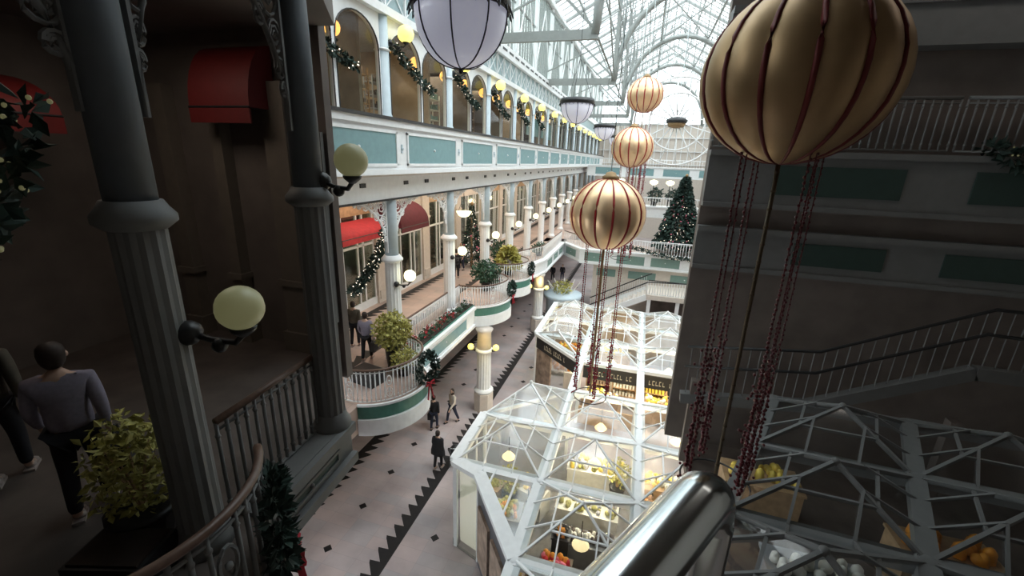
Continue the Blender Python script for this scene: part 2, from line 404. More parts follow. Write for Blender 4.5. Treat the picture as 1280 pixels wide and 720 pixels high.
def recolour(o, table):
    for c in kids(o):
        if c.data and c.data.materials and c.data.materials[0].name in table:
            c.data = c.data.copy(); c.data.materials[0] = M[table[c.data.materials[0].name]]
        recolour(c, table)
SHADET = {'white_paint':'wingwhite','pale_blue_grey_paint':'wingblue','satin_gold_shell':'oldgold','red_ribbon':'wingred','red_glass_bead':'wingbead','bronze_cord':'wingcord','dark_green_paint':'winggreen','teal_panel_paint':'winggreen','sage_panel_paint':'winggreen','cream_paint':'wingcream','fairy_light':'dimglobe','red_awning_cloth':'wingred','dark_red_awning_cloth':'wingred'}  # swaps lit materials for copies with shade in their colour
def place_column(x,y,z,label,group=None,rz=0): return inst('column',column,(x,y,z),rz,label,group)
YC = [Y0+BAY*k for k in range(-1,NB)]
for k,y in enumerate(YC[1:]):
    place_column(X1,y,5.2,f'{ORD[k]} white and blue-grey column of the middle gallery arcade counting from the near end','gallery arcade columns')
for k,y in enumerate(YC[:11]):
    for s in (1,-1):
        if k==0 and s==-1: continue
        b = inst('bracket',bracket,(X1,y+s*.2,10.68),0,f'openwork arch bracket on the {"far" if s>0 else "near"} side of the {ORD[k]} arcade column' if k else 'openwork arch bracket at the left edge of the arcade','arcade brackets')
        if s<0: b.scale=(1,-1,1)
# beam above arcade with small dark vents
struct('trim_6', MB().box(X1-.28,X1+.24,6.1,YEND,10.7,11.5), 'white')
for k in range(26):
    y = 10.6+1.9*k+(.45 if k%2 else 0)
    t = MB().box(-.02,.02,-.13,.13,-.06,.06)
    o = t.build('vent_opening','black',None,(X1+.25,y,11.15)); tag(o,f'{(ORD+ORD)[k]+" " if k<20 else "one of the furthest "}small dark vent opening in the white beam under the upper fascia' ,'vent','beam vents')
struct('trim_17', MB().box(X1+.2,X1+.27,6.1,YEND,10.64,10.70), 'black')
struct('ceiling_gallery', MB().box(-13,X1-.28,6.1,YEND,11.2,11.5).box(X1+.2,XF+.0,6.1,YEND,11.42,11.5), 'cream')
# ------------------------------------------------------------------ upper fascia (level two)
zt0,zt1 = 11.47,12.98
t = thing('upper_fascia','long white upper gallery fascia with a row of teal panels','fascia',(XF,6.1,zt0))
Lf = YEND-6.1
MB().box(-.25,.0,0,Lf,0,zt1-zt0).build('board','white',t)
MB().box(0,.10,0,Lf,zt1-zt0-.22,zt1-zt0-.05).box(0,.08,0,Lf,0,.14).build('moulding','white',t)
MB().box(-.3,.16,0,Lf,zt1-zt0-.05,zt1-zt0+.03).build('black_capping','black',t)
fp = None
for k in range(-1,NB):
    y0 = 11.82-6.1+.35+4.18*k; y1 = y0+3.5
    if y0<0: continue
    p = MB().box(0,.02,y0,y1,.3,1.12).build('panel','teal',t)
    MB().box(0,.05,y0-.06,y0,.24,1.18).box(0,.05,y1,y1+.06,.24,1.18).box(0,.05,y0-.06,y1+.06,.22,.3).box(0,.05,y0-.06,y1+.06,1.12,1.2).build('panel_frame','white',p)
    MB().sphere((.03,(y0+y1)/2,.72),.04).build('rosette','white',p)
    MB().sphere((.02,y1+.34,.72),.05).box(0,.03,y1+.3,y1+.38,.6,.84).build('boss','bluegrey',t)
struct('floor_upper', MB().box(-13,XF-.25,6.1,YEND,11.5,12.9), 'cream')
# ------------------------------------------------------------------ level two arcade with shop windows
def arch_panel(half, h0, h1, spring, wcol=.0):
    """white board with an arched opening; local y 0..half, z 0..h1"""
    mb = MB(); n=14; w = half; r=(w-.16)/2; cy=w/2
    top=[(cy-r*cos(pi*i/n), spring+ r*.79*sin(pi*i/n)) for i in range(n+1)]
    for i in range(n):
        (ya_,za),(yb_,zb)=top[i],top[i+1]
        mb.wallprism([(ya_,za),(yb_,zb),(yb_,h1),(ya_,h1)],-.06,.06)
    mb.box(-.06,.06,0,cy-r,0,h1).box(-.06,.06,cy+r,w,0,h1); return mb, top
def upper_bay():
    t = thing('upper_bay','','shopfront')
    MB().lathe([(.24,0),(.22,.15),(.19,.2),(.19,2.95)],(0,0,0),16).build('column','bluegrey',t)
    MB().lathe([(.2,1.9),(.25,1.94),(.2,1.98)],(0,0,0),12).build('column_ring','white',t)
    for i in (0,1):
        mb,top = arch_panel(2.05,0,2.85,1.85)
        p = mb.build('arch_board','white',t,(0,.2+i*2.05,0))
        MB().tube([(.07,y,z) for y,z in top],.022,5).tube([(.07,top[0][0],0),(.07,top[0][0],top[0][1])],.016,5).tube([(.07,top[-1][0],0),(.07,top[-1][0],top[-1][1])],.016,5).build('black_edging','black',p)
        g=[(0,y,z) for y,z in top]
        MB().add([(.0,top[0][0],.02),(.0,top[-1][0],.02)]+[(0,y,z) for y,z in top[::-1]],[tuple(range(len(top)+2))]).build('pane','shopglass',p)
    return t
for k in range(-1,NB):
    inst('upper_bay',upper_bay,(X1,Y0+BAY*k,13.0),0,(f'{ORD[k]} double-arched shop window bay of the upper floor counting from its near end' if k>=0 else 'upper floor shop window bay cut by the left edge'),'upper floor arched bays')
def bracket_globe(g='yglobe', r=.16):
    t = thing('globe_lamp','','lamp')
    MB().tube([(0,0,0),(.12,.12,-.05),(.28,.25,-.06),(.34,.3,.02)],.025,6).sphere((0,0,0),.10,8,6).sphere((.18,.16,-.09),.06,8,6).lathe([(.03,0),(.09,.05),(.1,.08)],(.34,.3,.0),10).build('bracket','black',t)
    MB().sphere((.34,.3,.08+r*.9),r,16,12).build('globe',g,t)
    return t
for k in range(0,NB):
    inst('yglobe',lambda: bracket_globe('yglobe',.24),(X1+.2,Y0+.15+BAY*k,15.15),0,f'{ORD[k]} yellow globe wall lamp on the upper arcade counting from the near end','yellow globe lamps of the upper arcade')
def hang_orange():
    t = thing('orange_pendant','','lamp'); MB().sphere((0,0,0),.22,14,10).build('globe','oglobe',t)
    MB().tube([(0,0,.2),(0,0,.75)],.02,5).lathe([(.12,-.33),(.15,-.27),(.05,-.25)],n=10).build('fitting','black',t); return t
n_=0
for k in range(-1,6):
    for j in (0,1):
        inst('orange',hang_orange,(X1-.6,Y0+BAY*k+1.05+2.05*j,15.2),0,f'orange pendant globe behind the {"near" if j==0 else "far"} arch of the {ORD[k] if k>=0 else "leftmost cut-off"} upper bay','orange pendants behind the upper arches')
def garland(pts, label, r=.11, lights=14, name='garland', mred=False):
    t = thing(name, label, 'garland', pts[0]); P=[Vector(p)-Vector(pts[0]) for p in pts]
    f = MB()
    L=0
    for i in range(len(P)-1):
        n=max(2,int((P[i+1]-P[i]).length/.06))
        for j in range(n):
            q=P[i].lerp(P[i+1],j/n)
            for _ in range(7):
                a=Vector((random.gauss(0,1),random.gauss(0,1),random.gauss(0,1))).normalized(); f.leaf(q+a*r*.3,r*1.1,a)
    f.build('greenery','pine',t); l=MB()
    for k in range(lights):
        i=random.randrange(len(P)-1); q=P[i].lerp(P[i+1],random.random()); a=Vector((random.gauss(0,1),random.gauss(0,1),random.gauss(0,1))).normalized()
        l.sphere(q+a*r*.9,.018,5,4)
    tag(l.build('lights','fairy',t),kind='stuff')
    return t
def swag(a,b,sag,n=10): 
    a=Vector(a); b=Vector(b); return [tuple(a.lerp(b,i/n)-Vector((0,0,sag*4*(i/n)*(1-i/n)))) for i in range(n+1)]
for k in range(-1,5):
    garland(swag((X1+.18,Y0+BAY*k+.3,15.15),(X1+.18,Y0+BAY*k+3.0,14.2),.12), f'silvery green garland swag hung across the {ORD[k] if k>=0 else "cut-off leftmost"} upper window bay', .15, 22)
# interior of upper shops
struct('wall_upper_shops', MB().box(-13.2,-13,6.1,YEND,12.9,16.2), 'darkshop')
struct('ceiling_upper', MB().box(-13.2,X1-.05,6.1,YEND,15.95,16.1), 'ceil')
for k in range(-1,8):
    y=Y0+BAY*k
    names=[('wood','wooden'),('grayc','grey'),('wcount','white')]
    for j in range(2):
        m_,w_=names[(k+j)%3]
        t=thing('display_rack',f'{w_} display rack behind the {"near" if j==0 else "far"} pane of the {ORD[k] if k>=0 else "leftmost"} upper shop bay','rack',(-9.6-.5*j,y+1.1+2*j,12.9),0,'racks in the upper shops')
        fr=MB()
        for s in (-.5,.5): fr.box(-.2,-.16,s-.02,s+.02,0,1.9).box(.16,.2,s-.02,s+.02,0,1.9)
        fr.build('frame',m_,t)
        for q in range(4): 
            MB().box(-.2,.2,-.5,.5,.3+q*.45,.33+q*.45).build('shelf',m_,t)
        g=MB()
        for q in range(4):
            for e in range(5): g.box(-.12,.12,-.45+e*.19,-.32+e*.19,.33+q*.45,.33+q*.45+random.uniform(.12,.3))
        g.build('stock',['poster','darkwall','orange','sage'][(k*2+j)%4],t)
    struct('wall_divider', MB().box(-13,-8.6,y-.08,y+.08,12.9,16), ['darkshop','shopwall','darkwall'][k%3])
for k,c in ((4,'green'),(5,'green')):
    y=Y0+BAY*k
    tag(MB().box(-.04,.04,.4,4.1,-.6,.6).build('shop_banner','teal',None,(X1-.5,y,14.3)),f'green shop banner behind the glass of the {ORD[k]} upper bay','banner')
for y in (13,20,27,36): alight('upper_shop_light',(-10.5,y,15.8),(0,0,0),2,3,(1,.82,.6),90)
# cornice, lattice band, clerestory
struct('trim_7', MB().box(X1-.3,X1+.25,6.1,YEND,15.83,16.05), 'white')
bandm='bluegrey'
struct('wall_upper_band', MB().box(X1-.2,X1,6.1,YEND,16.05,17.1), 'palteal')
lt = MB(); 
y=8
while y<50:
    for s in (0,1): lt.beam((X1+.03,y,16.08+1.0*s),(X1+.03,y+1.12,16.08+1.0*(1-s)),.03,.03)
    lt.box(X1,X1+.07,y-.03,y+.03,16.05,17.1); y+=1.125
struct('trim_8', lt, 'white')
struct('trim_9', MB().box(X1-.3,X1+.2,6.1,YEND,17.1,17.65), 'white')
vs=MB(); y=5
while y<60: vs.box(X1+.2,X1+.22,y,y+.7,17.35,17.45); y+=1.125
struct('trim_10', vs, 'black')
# clerestory windows : one window per bay
def clerestory():
    t=thing('clerestory_window','','window'); fr=MB(); n=8
    for i in range(n+1): fr.box(-.06,.06,i*BAY/n-.035,i*BAY/n+.035,0,4.8)
    fr.box(-.07,.07,0,BAY,0,.12).box(-.07,.07,0,BAY,4.7,4.87).box(-.07,.07,0,BAY,2.5,2.58); fr.build('frame','truss',t)
    MB().box(-.2,.2,-.14,.14,0,4.87).build('pier','white',t)
    MB().box(-.01,.01,.04,BAY-.04,.1,4.75).build('pane','glass',t)
    MB().beam((.1,.1,.1),(.1,BAY*.5,4.1),.06,.06).beam((.1,BAY-.1,.1),(.1,BAY*.5,4.1),.06,.06).build('brace','white',t)
    return t
for k in range(-2,NB): inst('clere',clerestory,(X1-.05,Y0+BAY*k,17.65),0,f'{ORD[k+2]} tall clerestory window bay under the roof counting from the near end','clerestory windows')
struct('trim_11', MB().box(X1-.3,X1+.3,3,YEND,22.5,22.8), 'white')
# ------------------------------------------------------------------ roof
RX=2.0; RZ=28.0; RE=11.8
def roofside(name,xa,za,xb,zb):
    mb=MB(); mb.quad((xa,7,za),(xb,7,zb),(xb,YEND,zb),(xa,YEND,za)); struct(name,mb,'skyglass')
roofside('window_1',X1,22.8,RX,RZ); roofside('window_2',RX,RZ,RE,22.8)
mb=MB()
for k in range(-1,16):
    y=Y0-.3+BAY*k
    for (xa,za,xb,zb) in ((X1,22.75,RX,RZ-.05),(RX,RZ-.05,RE,22.75)): mb.beam((xa,y,za),(xb,y,zb),.16,.26)
    for j in range(1,4):
        yy=y+BAY*j/4
        for (xa,za,xb,zb) in ((X1,22.78,RX,RZ-.02),(RX,RZ-.02,RE,22.78)): mb.beam((xa,yy,za),(xb,yy,zb),.05,.08)
for j in range(1,6):
    f_=j/6
    for (xa,za,xb,zb) in ((X1,22.75,RX,RZ-.05),(RE,22.75,RX,RZ-.05)):
        x=xa+(xb-xa)*f_; z=za+(zb-za)*f_; mb.beam((x,7,z-.05),(x,YEND,z-.05),.1,.18)
struct('trim_12', mb, 'truss')
def frame_truss():
    t=thing('roof_truss','','truss')
    MB().beam((X1,0,17.7),(-2.9,0,17.7),.2,.42).build('left_strut','truss',t)
    MB().beam((6.9,0,17.7),(RE,0,17.7),.2,.42).build('right_strut','truss',t)
    n=16; P=[(RX-4.9*cos(pi*i/n),0,17.7+5.6*sin(pi*i/n)) for i in range(n+1)]
    MB().tube(P,.2,8).build('arch_rib','truss',t)
    P2=[(RX-5.7*cos(pi*i/n)*1.0,0,18.2+6.6*sin(pi*i/n)) for i in range(n+1)]
    w=MB()
    def rz(x): return 22.7+(RZ-22.7)*(1-abs(x-RX)/9.8)
    for i in range(n+1):
        x=P[i][0]; w.beam(P[i],(x,0,rz(x)),.09,.09)
        if i<n: w.beam(P[i],(P[i+1][0],0,rz(P[i+1][0])),.06,.06); 
        if 0<i<n and i%2==0: w.beam(P[i],(P[i-1][0],0,rz(P[i-1][0])),.05,.05)
    w.build('web','truss',t)
    for x_ in (-2.9,6.9): MB().beam((x_,0,17.5),(x_,0,rz(x_)),.26,.26).build('post','truss',t)
    MB().beam((-2.9,0,17.9),(X1,0,22.4),.12,.12).beam((-2.9,0,20.5),(X1,0,18.4),.08,.08).build('brace','truss',t)
    return t
for k,y in enumerate((22,34,46,58,70)): inst('truss',frame_truss,(0,y,-.15),0,f'{ORD[k]} arched white roof truss across the atrium counting from the near end','arched roof trusses')
pu=MB()
for x,z in ((-2.9,22),( -2.9,17.7),(0,22.9),(4,22.9)):
    pu.tube([(x,22,z),(x,70,z)],.06,6)
for y in range(22,70,12):
    for s in (0,1): pu.beam((-2.9,y,22 if s else 17.9),(-2.9,y+12,17.9 if s else 22),.08,.08); pu.beam((0 if s else 4,y,22.9),(4 if s else 0,y+12,22.9),.07,.07)
tag(pu.build('roof_bracing','truss'),'white lengthwise bracing tubes linking the arched roof trusses','bracing')
# added solid roof and wall behind the viewer, unseen, to keep daylight off the wings
struct('ceiling_daylight_block', MB().box(-16,16,-4,7,22.8,23.1), 'wing')
struct('wall_behind_block', MB().box(-16,16,-4.2,-4,0,23), 'wing')
struct('wall_right', MB().box(RE,RE+.2,-4,YEND,0,22.9), 'cream')
struct('wall_left_end', MB().box(-13.2,X1-.3,6.02,6.1,8,23), 'wing')
# ------------------------------------------------------------------ hanging bowl lamps
def bowl():
    t=thing('bowl_lamp','','lamp'); r=.78; n=20
    prof=[(.02,-1.0)]+[(r*sin(pi/2*i/10)**.9, -1.0*cos(pi/2*i/10)) for i in range(1,11)]
    MB().lathe([(max(a,.02),b*.82) for a,b in prof],n=32).build('bowl','frost',t)
    MB().lathe([(r-.05,.2),(r-.03,0),(r+.05,.0),(r+.07,.12),(r+.02,.24),(r-.05,.24)],n=32).build('black_rim','black',t)
    for k in range(8):
        a=2*pi*k/8+.2
        MB().tube([((q+.008)*cos(a),(q+.008)*sin(a),z*.82) for q,z in prof],.014,5).build('rib','black',t)
    MB().sphere((0,0,-.86),.045,8,6).build('finial','black',t)
    for k in range(3):
        a=2*pi*k/3; MB().tube([(r*.9*cos(a),r*.9*sin(a),.2),(0,0,1.9)],.012,5).build('chain','black',t)
    MB().tube([(0,0,1.9),(0,0,8.2)],.015,5).build('cable','black',t)
    d=MB()
    for k in range(26):
        a=2*pi*k/26; d.tube([((r+.07)*cos(a),(r+.07)*sin(a),.02),((r+.10)*cos(a+.06),(r+.1)*sin(a+.06),-.07),((r+.07)*cos(a+.12),(r+.07)*sin(a+.12),.02)],.012,4)
    tag(d.build('rim_scrolls','black',t),kind='stuff')
    return t
for k,(x,y,z,l) in enumerate(((-2.85,6.62,14.05,'largest black-rimmed frosted bowl lamp hanging at the top of the view'),(-3.1,19.6,14.32,'middle-sized hanging frosted bowl lamp beside the upper arcade'),(-3.0,31.6,14.25,'small far hanging bowl lamp just left of the gold lanterns'),(-3.0,43.6,14.25,'furthest hanging bowl lamp behind the gold lanterns'))):
    inst('bowl',bowl,(x,y,z),.0,l,'hanging bowl lamps').scale=(.87,.87,.93)
# ------------------------------------------------------------------ gold balloon lanterns
def lantern(strings=True, slen=5.0):
    t=thing('balloon_lantern','','lantern'); r=.94; n=112; lob=14; m=18
    prof=[(max(r*sin(pi*i/m),.02), -r*.97*cos(pi*i/m)) for i in range(m+1)]
    mb=MB(); mb.lathe(prof,n=n,lobes=lob,amp=.045); mb.build('shell','gold',t)
    for k in range(lob):
        a=2*pi*k/lob; pts=[(q*1.004*cos(a),q*1.004*sin(a),z) for q,z in prof]
        MB().tube(pts,[.008+.024*sin(pi*i/m) for i in range(m+1)],6).build('rib','ribred',t)
    MB().lathe([(.20,.86),(.22,.95),(.14,.99),(.12,1.05),(.02,1.08)],n=20).build('cap','goldcord',t)
    MB().tube([(0,0,1.05),(0,0,11)],.012,5).build('cable','steel',t)
    if strings:
        L=slen
        def strand(x,y,l,rb,sp,z0=-.8,mb=None,taper=0):
            mb.tube([(x,y,z0),(x,y,z0-l)],.008,4)
            z=z0
            while z>z0-l:
                mb.sphere((x+random.uniform(-.008,.008),y+random.uniform(-.008,.008),z),rb*(1+taper*max(0,((z0-z)/l-.35))),5,4); z-=sp
        for i in range(8):
            a=2*pi*i/8+.25; x,y=.47*cos(a),.47*sin(a)
            mb=MB(); strand(x,y,L-.05*i,.020,.06,mb=mb,taper=1.0)
            strand(x+.05,y-.02,L*.97,.016,.07,mb=mb,taper=1.4)
            for j in range(70):
                z=-.8-L*random.uniform(.55,1.0); mb.sphere((x+random.gauss(0,.045),y+random.gauss(0,.045),z),.022,5,4)
            if i not in (1,5,3,7): mb.build('bead_string','bead',t)
        mb=MB(); mb.tube([(0,0,-.9),(0,0,-.9-L*.97)],.026,6); 
        for j in range(20): mb.sphere((0,0,-1-j*L/21),.034,6,4)
        mb.build('centre_cord','goldcord',t)
        MB().tube([(.47*cos(a),.47*sin(a),-.85-L) for a in [2*pi*i/24 for i in range(24)]],.014,5,True).build('bottom_ring','black',t)
    return t
lan = lantern(True,4.5); lan.location=(-.83,11.5,10.71)
tag(lan,'largest gold ribbed balloon lantern in the centre, red bead strings hanging to the glass roof',group='gold balloon lanterns')
tree(lan)
dup(lan,(-.73,22,12.72),.1,'second gold ribbed balloon lantern directly above the central one','gold balloon lanterns')
dup(lan,(-.5,26.8,15.65),.2,'smallest and highest gold ribbed balloon lantern in the row','gold balloon lanterns')
dup(lan,(1.47,5.85,12.96),.12,'huge dim gold ribbed balloon lantern hanging close on the right side','gold balloon lanterns')  # invented near lantern, dimmed by darker materials
# spoked ring chandelier far away
t=thing('spoked_ring','white spoked ring frame hanging far down the atrium beside the gold lanterns','hanging frame',(2.0,40,15.4))
MB().lathe([(.1,-.5),(.6,-.4),(.75,-.1),(.1,.1)],n=16).build('hub','goldcord',t); MB().lathe([(.8,-.1),(.85,.15),(.5,.35),(.1,.4)],n=16).build('hub_cap','black',t)
for r_ in (2.2,3.4): MB().tube([(r_*cos(a),0,r_*sin(a)) for a in [2*pi*i/40 for i in range(40)]],.07,6,True).build('ring','white',t)
for i in range(16):
    a=2*pi*i/16+.1; MB().tube([(.5*cos(a),0,.5*sin(a)),(3.4*cos(a),0,3.4*sin(a))],.05,6).build('spoke','white',t)
MB().tube([(0,0,.3),(0,0,8)],.03,5).build('cable','steel',t)
# ------------------------------------------------------------------ pillars under the gallery
def pillar():
    t=thing('pillar','','pillar')
    MB().lathe([(.50,0),(.50,.95),(.46,1.0)],n=8,smooth=False).build('pedestal','cream',t)
    MB().lathe([(.47,1.0),(.48,1.1),(.38,1.16),(.36,1.2)],n=24).build('plinth_ring','white',t)
    MB().lathe([(.35,1.2),(.34,3.1)],n=32,fl=.07,smooth=False).build('fluted_shaft','white',t)
    MB().lathe([(.35,3.1),(.42,3.16),(.42,3.24),(.36,3.3)],n=24).build('ring','white',t)
    MB().lathe([(.34,3.3),(.33,4.1),(.42,4.28)],n=20).build('capital_shaft','cream',t)
    return t
inst('pillar',pillar,(-6.45,17.75,0),0,'fluted white pillar with two lit globes below the second balcony','gallery pillars')
inst('pillar',pillar,(-6.35,28.7,0),0,'far fluted pillar with two lit globes near the crossing','gallery pillars')
def twin():
    t=thing('twin_globe_lamp','','lamp')
    for s in (-1,1):
        a=MB().tube([(.3*s,0,0),(.5*s,-.05,-.06),(.6*s,-.08,.02)],.025,6).sphere((.42*s,-.03,-.03),.06,8,6).build('arm','black',t)
        MB().sphere((.6*s,-.08,.16),.15,14,10).build('globe','yglobe',a)
    return t
inst('twin',twin,(-6.45,17.65,3.25),.25,'pair of lit globes on the near fluted pillar','pillar lamps'); inst('twin',twin,(-6.35,28.55,3.25),.1,'pair of lit globes on the far fluted pillar','pillar lamps')
light('lamp_glow',(-6.1,16.8,3.75),(1,.72,.25),16,.12)
light('lamp_glow',(-6.1,28.1,3.7),(1,.75,.35),25,.12)
# ------------------------------------------------------------------ middle gallery globe lamps
for k in range(0,12):
    y=Y0+BAY*k
    inst('wglobe',lambda: bracket_globe('wglobe',.20),(X1+.22,y-.15,7.85),0,f'{ORD[k]} cream globe lamp on the middle gallery columns counting from the near end','cream globe lamps of the middle gallery')
    if k<7: light('lamp_glow',(X1-.9,y+1.4,8.3),(1,.78,.5),34,.2)
# ------------------------------------------------------------------ middle gallery shops
XS=-11.6
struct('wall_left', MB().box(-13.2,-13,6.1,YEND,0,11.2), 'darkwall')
def shopfront(k,y,wallm):
    t=thing('shopfront',f'{ORD[k+1]} middle gallery shopfront counting from the left edge, cream pilasters and glass','shopfront',(XS,y,5.2),0,'middle gallery shopfronts')
    MB().box(-.25,.15,-.38,.38,0,5.6).box(.15,.2,-.3,.3,.2,.6).box(.15,.2,-.42,.42,3.5,3.62).build('pilaster','cream',t)
    MB().box(-.1,.05,.38,4.12,4.3,5.6).build('sign_band','cream' if k%2 else 'wood',t)
    fr=MB().box(-.04,.04,.38,4.12,0,.35)
    for yy in (.42,1.5,1.9,2.9,3.3,4.05): fr.box(-.04,.04,yy-.04,yy+.04,.35,4.3)
    fr.box(-.04,.04,.38,4.12,2.9,3.0); fr.build('window_frame','white',t)
    MB().box(-.01,.01,.4,4.1,.35,4.3).build('pane','shopglass',t)
    MB().box(-1.3,-1.25,.45,4.05,0,5.4).build('display_back',wallm,t)
    return t
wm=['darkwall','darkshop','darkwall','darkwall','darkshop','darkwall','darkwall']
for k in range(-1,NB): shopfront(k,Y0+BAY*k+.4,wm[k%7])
def awning(x,y,z,w,d,h,m,label,rz=0):
    t=thing('awning',label,'awning',(x,y,z),rz)
    n=8; mb=MB()
    prof=[(d*sin(pi/2*i/n),-h*(1-cos(pi/2*i/n))) for i in range(n+1)]
    vs=[(p[0],yy,p[1]) for yy in (0,w) for p in prof]; 
    mb.add(vs,[(i,i+1,i+2+n,i+1+n) for i in range(n)],True)
    for s in (0,w): mb.add([(0,s,-h)]+[(p[0],s,p[1]) for p in prof],[tuple(range(n+2))])
    mb.build('canopy',m,t); MB().box(d-.02,d+.01,0,w,-h-.22,-h).build('valance',m,t)
    MB().tube([(0,.05,-h),(d,.05,-h)],.02,5).tube([(0,w-.05,-h),(d,w-.05,-h)],.02,5).tube([(d,0,-h),(d,w,-h)],.02,5).build('frame','black',t)
    return t
awning(XS+.2,12.9,9.35,3.4,1.2,.4,'red','bright red shop awning at the left edge of the middle gallery')
awning(XS+.2,17.0,9.85,2.6,1.2,1.0,'dred','dark red shop awning between the first two arcade columns')

def pendant():
    t=thing('uplight_pendant','','lamp'); MB().lathe([(.04,-.3),(.28,-.22),(.42,-.02),(.44,.04)],n=20).build('bowl','wglobe',t)
    mb=MB()
    for i in range(3):
        a=2*pi*i/3; mb.tube([(.4*cos(a),.4*sin(a),.04),(0,0,.9)],.012,4)
    mb.tube([(0,0,.9),(0,0,2.2)],.015,4); mb.build('stem','black',t); return t
inst('pend',pendant,(-9.6,22.7,9.05),0,'bright half-bowl pendant between second and third arcade columns','gallery pendants')

for k,y in enumerate((14.5,19,23.5,28,33,38,44,50)):
    alight('shop_ceiling_light',(-9.9,y,11.1),(0,0,0),2.0,2.5,(1,.80,.62),60)
    alight('shop_ceiling_light',(-12.3,y,10.5),(0,0,0),.8,3,(1,.74,.5),35)
garland([(-8.6,11.2,7.7),(-8.6,11.9,8.05),(-8.6,12.6,8.5),(-8.6,13.1,9.1),(-8.6,13.4,9.6)],'dark garland with tiny lights hanging diagonally at the left arch',.2,90)
# plants on balconies
def shrub(loc,rad,m,label,n=900,pot='black',ph=.45,size=.16,name='potted_shrub',feather=False):
    t=thing(name,label,'plant',loc)
    if ph: 
        MB().lathe([(.18,0),(.26,ph),(.28,ph),(.28,ph+.04),(.22,ph+.04)],n=14).build('pot',pot,t)
    st=MB()
    for i in range(7):
        a=i*.9; st.tube([(0,0,ph*.8),(rad[0]*.25*cos(a),rad[1]*.25*sin(a),ph+rad[2]*.7),(rad[0]*.6*cos(a),rad[1]*.6*sin(a),ph+rad[2]*1.3)],[.02,.013,.006],5)
    st.build('stems','wood',t); f=MB()
    if feather:
        for i in range(n):
            a=random.uniform(0,2*pi); e=random.uniform(.2,1.4); d=Vector((cos(a)*cos(e)*rad[0],sin(a)*cos(e)*rad[1],sin(e)*rad[2]*1.7)); s=random.uniform(.5,1)
            q=Vector((0,0,ph))+d*s; q.z-=.35*rad[2]*s*s*cos(e)**2; f.leaf(q,size*1.6,(d.x,d.y,d.z*.3-.25))
    else: f.leaves((0,0,ph+rad[2]*.95),rad,n,size,.25)
    tag(f.build('foliage',m,t),kind='stuff'); return t
shrub((-7.3,11.3,5.2),(.6,.6,.62),'leafy','large yellow-green shrub standing on the nearest balcony',1300,ph=.75)
shrub((-6.75,11.05,5.2),(.42,.42,.35),'leafy','low dry flowering plant in front of the yellow-green shrub',420,ph=.25,size=.12)
shrub((-7.4,24.4,5.2),(.7,.7,.75),'leafy','feathery yellow palm-like plant on the small far balcony',700,ph=.45,size=.22,feather=True)
shrub((-7.5,20.7,5.2),(.8,.8,.6),'leafd','dark green spreading plant behind the second balcony railing',800,ph=.5,size=.2)
shrub((-8.4,25.5,5.2),(.6,.6,.7),'leafd','dark green plant beside the third arcade column',500,ph=.5,size=.2)
shrub((-6.9,30.5,5.2),(.5,1.6,.35),'leafd','low dark planting along the far gallery railing',500,ph=.3,size=.16)
t=thing('planter_box','low black planter box on the floor of the nearest balcony','planter',(-7.55,10.25,5.2),-.2)
MB().box(-.45,.45,-.3,.3,0,.42).build('box','black',t); MB().box(-.4,.4,-.25,.25,.42,.44).build('soil','soil',t)
def wreath():
    t=thing('wreath','','wreath'); f=MB(); R_=.26
    for i in range(520):
        a=random.uniform(0,2*pi); q=Vector((0,R_*cos(a),R_*1.25*sin(a))); v=Vector((random.gauss(0,1),random.gauss(0,1),random.gauss(0,1))).normalized(); f.leaf(q+v*.05,.11,v)
    f.build('greenery','pine',t); b=MB()
    for s in (-1,1):
        b.tube([(.1,0,-.36),(.14,s*.1,-.3),(.14,s*.12,-.4),(.1,0,-.38)],.02,5).beam((.1,s*.01,-.38),(.14,s*.08,-.78),.05,.012)
    b.sphere((.12,0,-.37),.035,8,6); b.build('red_bow','flower',t); return t
for i,(a,l) in enumerate(((.12,'dark wreath with a red bow on the nearest balcony railing'),)):
    pass
inst('wreath',wreath,(-5.78,10.75,5.75),-.45,'dark wreath with a red bow on the nearest balcony railing','railing wreaths')
inst('wreath',wreath,(-5.8,19.9,5.75),-.3,'dark wreath on the railing of the second balcony','railing wreaths')
inst('wreath',wreath,(-5.9,24.3,5.75),-.2,'dark wreath on the railing of the yellow plant balcony','railing wreaths')
_proto['wreath'].scale=(1.3,1.3,1.3)
# ------------------------------------------------------------------ ground floor shops under gallery
for k in range(0,8):
    y=8+BAY*k
    t=thing('ground_shopfront',f'{ORD[k]} dark ground floor shopfront under the gallery counting from the near end','shopfront',(-11.6,y,0),0,'ground floor shopfronts')
    MB().box(-.2,.2,-.3,.3,0,4.3).build('pilaster','cream',t); MB().box(-.1,.1,.3,4.2,3.2,4.3).build('sign_band','wood',t)
    MB().box(-.02,.02,.3,4.2,0,3.2).build('pane','shopglass',t); MB().box(-.05,.05,.3,4.2,0,.3).box(-.05,.05,2.2,2.3,.3,3.2).build('window_frame','black',t)
